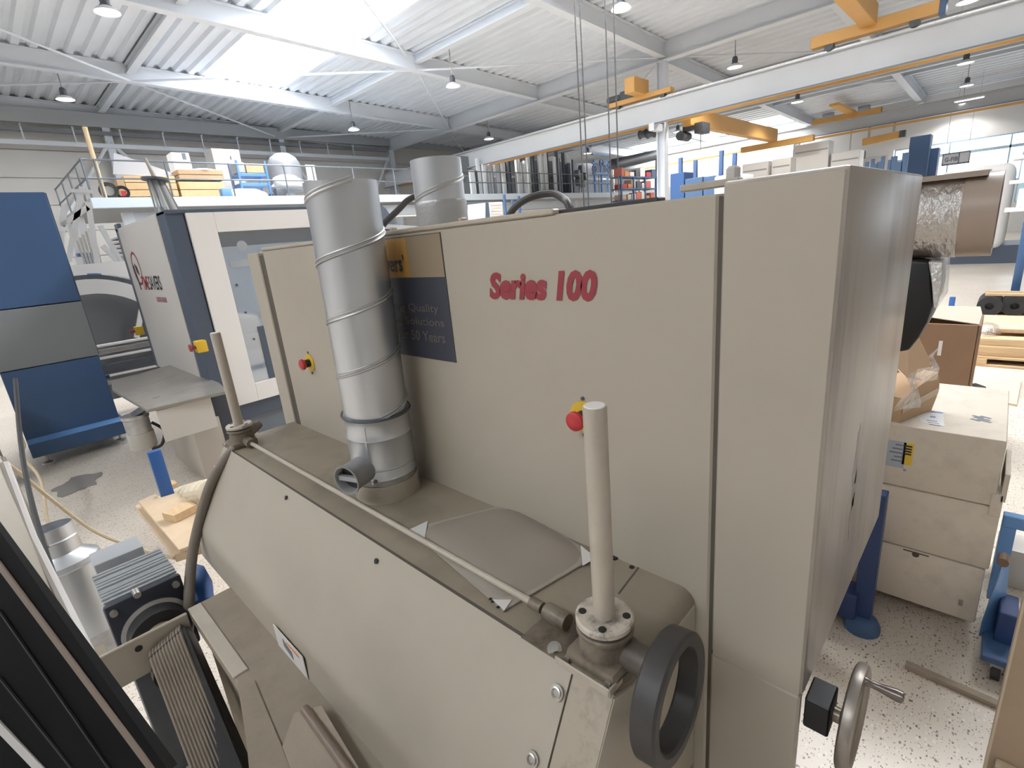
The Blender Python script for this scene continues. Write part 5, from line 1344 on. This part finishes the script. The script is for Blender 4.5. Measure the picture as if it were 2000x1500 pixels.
m = MB(); m.box(2.98, 3.03, -.60, -.15, .50, .56, .004, 1); m.box(2.98, 3.03, -.2, -.15, .1, .5); m.build('push_frame', blue_light, tt)
m = MB(); m.box(3.3, 3.5, -.6, -.17, .0, .22, .01); single(m, 'grey_block', greypanel, 'grey block on the floor behind the blue trolley', 'block', (3.4, -.3, 0))
# plank on the floor
m = MB(); a, b = V((2.40, .085, 0)), V((2.36, -.62, 0)); m.bar(a + V((0, 0, .012)), b + V((0, 0, .012)), .035, .024, bev=.003)
single(m, 'floor_plank', mat('plank_grey', (.36, .30, .235), .8, var=.15, vscale=12), 'narrow grey-brown batten lying on the speckled floor', 'batten', (2.38, -.2, 0))
# fibreboard standing at the right bottom corner
q = [at_x(2020, 1130, 1.35), at_x(1915, 1500, 1.35), at_x(1880, 1640, 1.35)]
tt = thing('fibreboard_panel', 'brown fibreboard box edge at the bottom right corner', 'panel', (1.35, -.14, 0))
yb = -.118
m = MB(); m.box(1.301, 1.325, yb - .5, yb - .003, 0, 1.20); m.build('board_face', fibre, tt)
m = MB(); m.box(1.30, 1.326, yb - .004, yb, 0, 1.20); m.build('front_edge', fibre_edge, tt)
m = MB(); m.box(1.27, 1.30, yb - .5, yb - .014, 0, .775, .003, 1); m.build('ledge', fibre_edge, tt)
# wrapped cardboard tube on a dark rounded housing behind the sander
XR = 2.25
tt = thing('wrapped_tube', 'large cardboard tube wrapped in shiny stretch film behind the sander', 'tube', (XR, .2, 1.93))
R_ = .128; zc_ = 1.93
m = MB(); m.lathe([(R_, .05), (R_, .8), (R_ - .006, .8), (R_ - .006, .05)], (XR, .835, zc_), (0, -1, 0), 48, closed=True); m.build('kraft_tube', kraft, tt)
m = MB(); m.lathe([(R_ + .002, .16), (R_ + .0035, .2), (R_ + .002, .3), (R_ + .004, .42), (R_ + .002, .55), (R_ + .003, .64), (R_ + .002, .715)], (XR, .835, zc_), (0, -1, 0), 48); m.build('stretch_film', film, tt)
m = MB(); m.lathe([(0, .06), (R_ - .006, .06), (R_ - .006, .07), (0, .07)], (XR, .835, zc_), (0, -1, 0), 32); m.build('end_disc', card_dark, tt)
m = MB(); m.box(XR - .09, XR + .02, .07, .32, zc_ + R_ - .012, zc_ + R_ + .004); m.build('tube_seam', mat('kraft_dark', (.36, .29, .24), .6), tt)
tt = thing('dark_housing', 'black rounded housing partly wrapped in film under the cardboard tube', 'housing', (XR, .3, 0))
q = [(1770, 508), (1815, 512), (1818, 560), (1822, 600), (1812, 630), (1795, 660), (1775, 685), (1740, 690)]
P_ = [at_x(px, py, 2.15) for px, py in q]
m = MB(); m.prism(P_ + [V((2.15, .62, 1.42)), V((2.15, .62, 1.80))], (.24, 0, 0), .01); m.build('shell', black, tt)
m = MB(); m.box(2.2, 2.34, .50, .62, 0, 1.45); m.build('pedestal', slate, tt)
F = [at_x(px, py, 2.13) for px, py in ((1812, 510), (1842, 512), (1840, 560), (1838, 590), (1828, 606), (1822, 600), (1820, 560))]
m = MB(); m.prism(F, (.25, 0, 0), .006); m.build('film_skirt', film, tt)
m = MB(); m.prism([p + V((.02, 0, 0)) for p in [at_x(px, py, 2.13) for px, py in ((1816, 512), (1836, 514), (1834, 560), (1828, 590), (1822, 596))]], (.2, 0, 0)); m.build('foam_pad', mat('foam_grey', (.56, .55, .53), .6), tt)
# tall brown open carton behind
XO = 5.2
tt = thing('open_carton', 'tall open brown carton standing behind the white cartons', 'carton', (XO + .3, .2, 0))
m = MB(); 
m.box(XO, XO + .02, .075, .70, 0, 1.02, .003, 1); m.box(XO, XO + .5, .065, .085, 0, 1.02, .003, 1); m.box(XO + .48, XO + .5, .08, .7, 0, 1.02); m.box(XO, XO + .5, .69, .71, 0, 1.02); m.build('body', card_dark, tt)
m = MB(); m.prism([(XO + .02, .08, 1.02), (XO + .5, .08, 1.02), (XO + .62, .1, 1.06), (XO + .62, .7, 1.06), (XO + .5, .7, 1.02)], (0, 0, .006)); m.build('top_flap', mat('flap_pale', (.47, .40, .32), .7), tt)
m = MB(); p = at_x(1836, 680, XO); m.box(XO - .004, XO, p.y - .012, p.y + .012, p.z - .06, p.z + .06); m.build('handle_cutout', sticker, tt)
# sheets on the floor
q = quadz(((1890, 776), (1985, 794), (1994, 745), (1925, 747), (1905, 752)), .0)
m = MB(); m.prism(q, (0, 0, .02)); single(m, 'plywood_sheet', mat('ply_pale', (.72, .58, .42), .6, var=.05), 'pale plywood sheet lying on the floor behind the brown carton', 'sheet', q[0])
q = quadz(((1830, 792), (1885, 786), (1965, 802), (1960, 808), (1880, 806)), .0)
m = MB(); m.prism(q, (0, 0, .02)); single(m, 'grey_sheet', greypanel, 'grey sheet lying on the floor behind the white carton', 'sheet', q[0])
m = MB(); q = quadz(((1893, 752), (1905, 750), (1925, 757), (1928, 763), (1905, 757)), .06); m.prism(q, (0, 0, .012)); single(m, 'rubber_mat', black, 'black curved strip on the pale plywood sheet', 'strip', q[0])
# pallets at right and black rolls
ya, yb2 = .12, -.9
tt = thing('timber_pallet', 'timber pallet with thick pine beams at the right edge', 'pallet', (8.4, -.3, 0))
for k, (x, z0, z1) in enumerate(((8.0, .0, .03), (8.0, .09, .12), (8.0, .16, .24), (8.0, .25, .33))):
    m = MB(); m.box(x + .02 * k, x + .2 + .02 * k, yb2, ya, z0, z1, .004, 1); m.build('board', wood, tt)
for k in range(3):
    m = MB(); m.box(8.0, 9.2, ya - .12 - k * .42, ya - .02 - k * .42, .03, .09); m.build('block', wood, tt)
m = MB(); m.box(8.05, 9.3, yb2, ya, .09, .25); m.build('deck', wood, tt)
m = MB(); m.box(8.45, 9.4, yb2, ya + .06, .33, .38, .004); m.build('top_board', plywood, tt)
a = at_z(1925, 618, .75); 
c = at_x(1922, 628, 8.4); 
lumpm = MB()
N = 8; cc_ = V((8.35, .06, .33)); rg = []
for i in range(N + 1):
    th = math.pi / 2 * i / N
    rg.append([lumpm.bm.verts.new(cc_ + V((math.cos(2 * math.pi * k / 16) * .2 * math.cos(th) ** .6 * random.uniform(.85, 1.15), math.sin(2 * math.pi * k / 16) * .13 * math.cos(th) ** .6 * random.uniform(.85, 1.15), .13 * math.sin(th)))) for k in range(16)])
for A_, B_ in zip(rg[:-1], rg[1:]):
    for k in range(16): lumpm.bm.faces.new((A_[k], A_[(k + 1) % 16], B_[(k + 1) % 16], B_[k]))
single(lumpm, 'film_heap', film, 'crumpled clear film heap on the timber pallet', 'film', cc_, ang=60)
gp = 'black rolls on the far pallet'
for k in range(4):
    c = V((10.6 + .05 * k, .08 - k * .27, .35))
    m = MB(); m.lathe([(0, -.3), (.145, -.3), (.145, .3), (.05, .3), (.05, .25), (0, .25)], c, (-1, .0, .0), 22); single(m, 'black_roll', rubber, ('first black rubber roll on the far pallet, leftmost', 'second black rubber roll from the left on the far pallet', 'third black rubber roll from the left on the far pallet', 'fourth black rubber roll on the far pallet, at the picture edge')[k], 'roll', c, gp)
for k in range(2):
    a, b = V((10.45 + k * .25, .15, .512)), V((10.4 + k * .15, -.75, .512))
    m = MB(); m.bar(a, b, .06, .035); single(m, 'wooden_batten', wood, ('upper pine batten lying on the black rolls', 'lower pine batten lying on the black rolls')[k], 'batten', a)
tt = thing('far_pallet', 'pallet carrying the black rolls', 'pallet', (10.6, -.3, 0))
for k in range(3):
    m = MB(); m.box(10.25 + k * .28, 10.45 + k * .28, -1.0, .2, .16, .20); m.build('board', wood, tt)
m = MB(); m.box(10.25, 11.0, .08, .16, 0, .16); m.box(10.25, 11.0, -.9, -.8, 0, .16); m.build('block', wood, tt)
# blue post on the floor behind
p = at_z(1858, 608, 0); m = MB(); m.box(p.x - .03, p.x + .05, p.y - .03, p.y + .05, 0, at_x(1858, 580, p.x).z, .004); single(m, 'blue_post', blue_bright, 'short blue post standing on the floor behind the brown carton', 'post', (p.x, p.y, 0))
# far right shelves with white devices, blue post at edge
XQ = 11.0
tt = thing('device_rack', 'blue rack holding white devices at the right picture edge', 'rack', (XQ, -.3, 0))
for y in (-.36, .12):
    pass
p = at_x(1990, 500, XQ)
m = MB(); m.box(XQ - .06, XQ + .06, p.y - .08, p.y + .02, .35, 1.55, .004); m.build('upright', blue, tt)
m = MB(); m.box(XQ - .06, XQ + .7, p.y - .6, p.y - .5, 0, 2.6); m.build('upright', blue, tt)
for k, z in enumerate((1.72, 2.12, 2.46)):
    m = MB(); m.box(XQ - .05, XQ + .7, p.y - .6, p.y + .25, z - .05, z); m.build('shelf_board', white, tt)
m = MB(); m.box(XQ - .08, XQ + .1, p.y - .12, p.y + .06, 0, .35, .01); m.build('foot', blue, tt)
for k, (z, y) in enumerate(((1.72, .0), (2.12, .02), (2.12, -.28), (1.72, -.3))):
    d_ = thing('white_device', ('white device with dark lens on the lowest rack shelf, left', 'white device with dark square on the middle rack shelf, left', 'white device on the middle rack shelf, right', 'white device on the lowest rack shelf, right')[k], 'device', (XQ, p.y + y, z), 'white devices on the rack')
    m = MB(); m.box(XQ - .04, XQ + .3, p.y + y - .1, p.y + y + .13, z, z + .27, .015); m.build('case', white_bright, d_)
    m = MB(); m.box(XQ - .055, XQ - .04, p.y + y - .04, p.y + y + .05, z + .08, z + .18); m.build('dark_window', slate, d_)
# white vehicle like machine body before the window wall
XV = 20.0
tt = thing('white_machine', 'large white rounded machine housing with pale blue windows before the far windows', 'machine', (XV, .8, 0))
a, b = at_x(1838, 340, XV), at_x(1988, 322, XV)
m = MB(); m.box(XV, XV + 2.5, b.y, a.y, .4, a.z + .1, .25, 4); m.build('housing', white_bright, tt)
m = MB(); m.box(XV - .02, XV, b.y + .5, a.y - .1, a.z - .12, a.z - .02, .01); m.build('grey_rail', ltgrey, tt)
m = MB(); m.box(XV + .1, XV + 2.4, b.y - 2, b.y - .05, 1.6, 3.0, .1, 2); m.build('blue_glass_body', mat('glass_blue', (.45, .66, .78), .2), tt)
m = MB(); m.box(XV + .2, XV + 2.2, b.y - 1.6, a.y - .2, 0, .5); m.build('plinth', slate, tt)
# blue cabinets against the light
for k, (x0, x1, pt, pb, xx, lab) in enumerate(((1778, 1818, 268, 340, 24.0, 'tall dark blue cabinet in front of the bright far window'), (1812, 1834, 291, 340, 24.6, 'lower dark blue cabinet right of the tall one by the window'))):
    a, b = at_x(x0, pt, xx), at_x(x1, pt, xx)
    tt = thing('blue_locker', lab, 'cabinet', (xx, a.y, 0)); m = MB(); m.box(xx, xx + .6, b.y, a.y, .1, a.z, .01, 1); m.build('body', mat('locker_navy', (.05, .10, .21), .5), tt)
    m = MB(); m.box(xx + .05, xx + .55, b.y + .05, a.y - .05, 0, .1); m.build('plinth', slate, tt)
# sign on the far wall (unreadable in the photo apart from FIB)
a, b = at_x(1842, 297, 33.5), at_x(1893, 318, 33.5)
tt = thing('wall_sign', 'framed white sign hanging before the far window', 'sign', (33.5, (a.y + b.y) / 2, b.z))
m = MB(); m.box(33.5, 33.54, b.y, a.y, b.z, a.z - .1); m.build('board', mat('sign_white', (.66, .67, .70), .5), tt)
for (y0, y1, z0, z1) in ((b.y, a.y, a.z - .14, a.z - .1), (b.y, a.y, b.z, b.z + .07), (a.y - .04, a.y, b.z, a.z - .1), (b.y, b.y + .04, b.z, a.z - .1), (b.y + .38, b.y + .42, b.z, a.z - .1)):
    m = MB(); m.box(33.485, 33.5, y0, y1, z0, z1); m.build('frame_bar', ink, tt)
text('sign_text', 'G-FIB', ink, tt, (33.488, a.y - .1, b.z + .16), (0, -1, 0), (0, 0, 1), (a.y - b.y) * .48, .2, .03)
for y in (a.y - .1, b.y + .1):
    m = MB(); m.cyl((33.52, y, a.z - .1), (33.52, y, 5.75), .01, n=6); m.build('wire', steel, tt)
# bottles / slots : dark blue uprights behind the sander's top, right
gp = 'dark blue narrow uprights behind the sander top'
for k, (px, pt) in enumerate(((1693, 316), (1705, 310), (1711, 320), (1717, 316), (1725, 305), (1738, 312), (1747, 305), (1757, 316), (1769, 298))):
    xx = 21.0; a = at_x(px, pt, xx); m = MB(); w = .05 if k < 6 else .08
    m.box(xx, xx + .1, a.y - w, a.y + w, 0, a.z, .005, 1); single(m, 'blue_upright', mat('upright_navy', (.07, .13, .24), .5), 'narrow dark blue upright, number %s from left, above the sander top edge' % ('one', 'two', 'three', 'four', 'five', 'six', 'seven', 'eight', 'nine')[k], 'post', (xx, a.y, 0), gp)
# blue tall rack posts and blue boxes right of the column
for k, (px, pt, lab) in enumerate(((1328, 308, 'blue rack post just right of the tall column'), (1357, 313, 'second blue rack post right of the column'), (1408, 294, 'tall blue rack post above the sander top'), (1434, 299, 'fourth blue rack post right of the column'))):
    xx = 13.0; a = at_x(px, pt, xx); m = MB(); m.box(xx, xx + .08, a.y - .045, a.y + .045, 0, a.z, .004); single(m, 'rack_post', mat('rack_blue', (.045, .105, .26), .45), lab, 'post', (xx, a.y, 0), 'blue rack posts')
for k, (x0, x1, pt, lab, mm) in enumerate(((1309, 1336, 340, 'dark blue bin at the column foot', 'rack_blue'), (1338, 1372, 350, 'dark bin right of the blue bin', 'upright_navy'), (1374, 1396, 346, 'second dark bin right of the blue bin', 'upright_navy'))):
    xx = 12.0; a, b = at_x(x0, pt, xx), at_x(x1, pt, xx); m = MB(); m.box(xx, xx + .5, b.y, a.y, 1.9, a.z, .01, 1); t3 = thing('storage_bin', lab, 'bin', (xx, a.y, 0)); m.build('bin_body', MATS[mm], t3); m = MB(); m.box(xx + .1, xx + .4, b.y + .05, a.y - .05, 0, 1.9); m.build('bin_stand', slate, t3)
# pale boxes and machines along the far side (above the sander top)
for k, (x0, x1, pt, xx, mm, lab) in enumerate(((1395, 1440, 345, 9.5, white_bright, 'white box lying behind the top bracket of the sander'), (1450, 1500, 322, 26, white, 'far white cabinet left of the grey boards'), (1508, 1545, 312, 26, white, 'far pale grey cabinet behind the sander'), (1552, 1620, 285, 27, mat('far_white', (.78, .77, .75), .5), 'wide far white partition behind the sander top'), (1624, 1680, 300, 27, mat('far_white2', (.76, .75, .73), .5), 'far partition with grey band right of the white one'))):
    a, b = at_x(x0, pt, xx), at_x(x1, pt, xx); t3 = thing('far_cabinet', lab, 'cabinet', (xx, a.y, 0))
    m = MB(); m.box(xx, xx + .8, b.y, a.y, .1, a.z, .02, 1); m.build('body', mm, t3); m = MB(); m.box(xx + .1, xx + .7, b.y + .1, a.y - .1, 0, .1); m.build('plinth', slate, t3)
    m = MB(); m.box(xx - .015, xx, b.y + .05, a.y - .05, a.z - .35, a.z - .3); m.build('handle_rail', ltgrey, t3)
t3 = thing('black_pipe', 'black pipe lying high on supports behind the hanging chains', 'pipe', at_y(1250, 315, 16.6))
a, b = at_y(1196, 322, 16.6), at_y(1284, 302, 16.6); m = MB(); m.cyl(a, b, .3, n=16); m.build('black_pipe', fanblack, t3)
m = MB(); m.box(a.x - .1, a.x + .1, 16.5, 16.7, ZM_, a.z - .25); m.box(b.x - .1, b.x + .1, 16.5, 16.7, 0, b.z - .25); m.build('pipe_support', steel, t3)
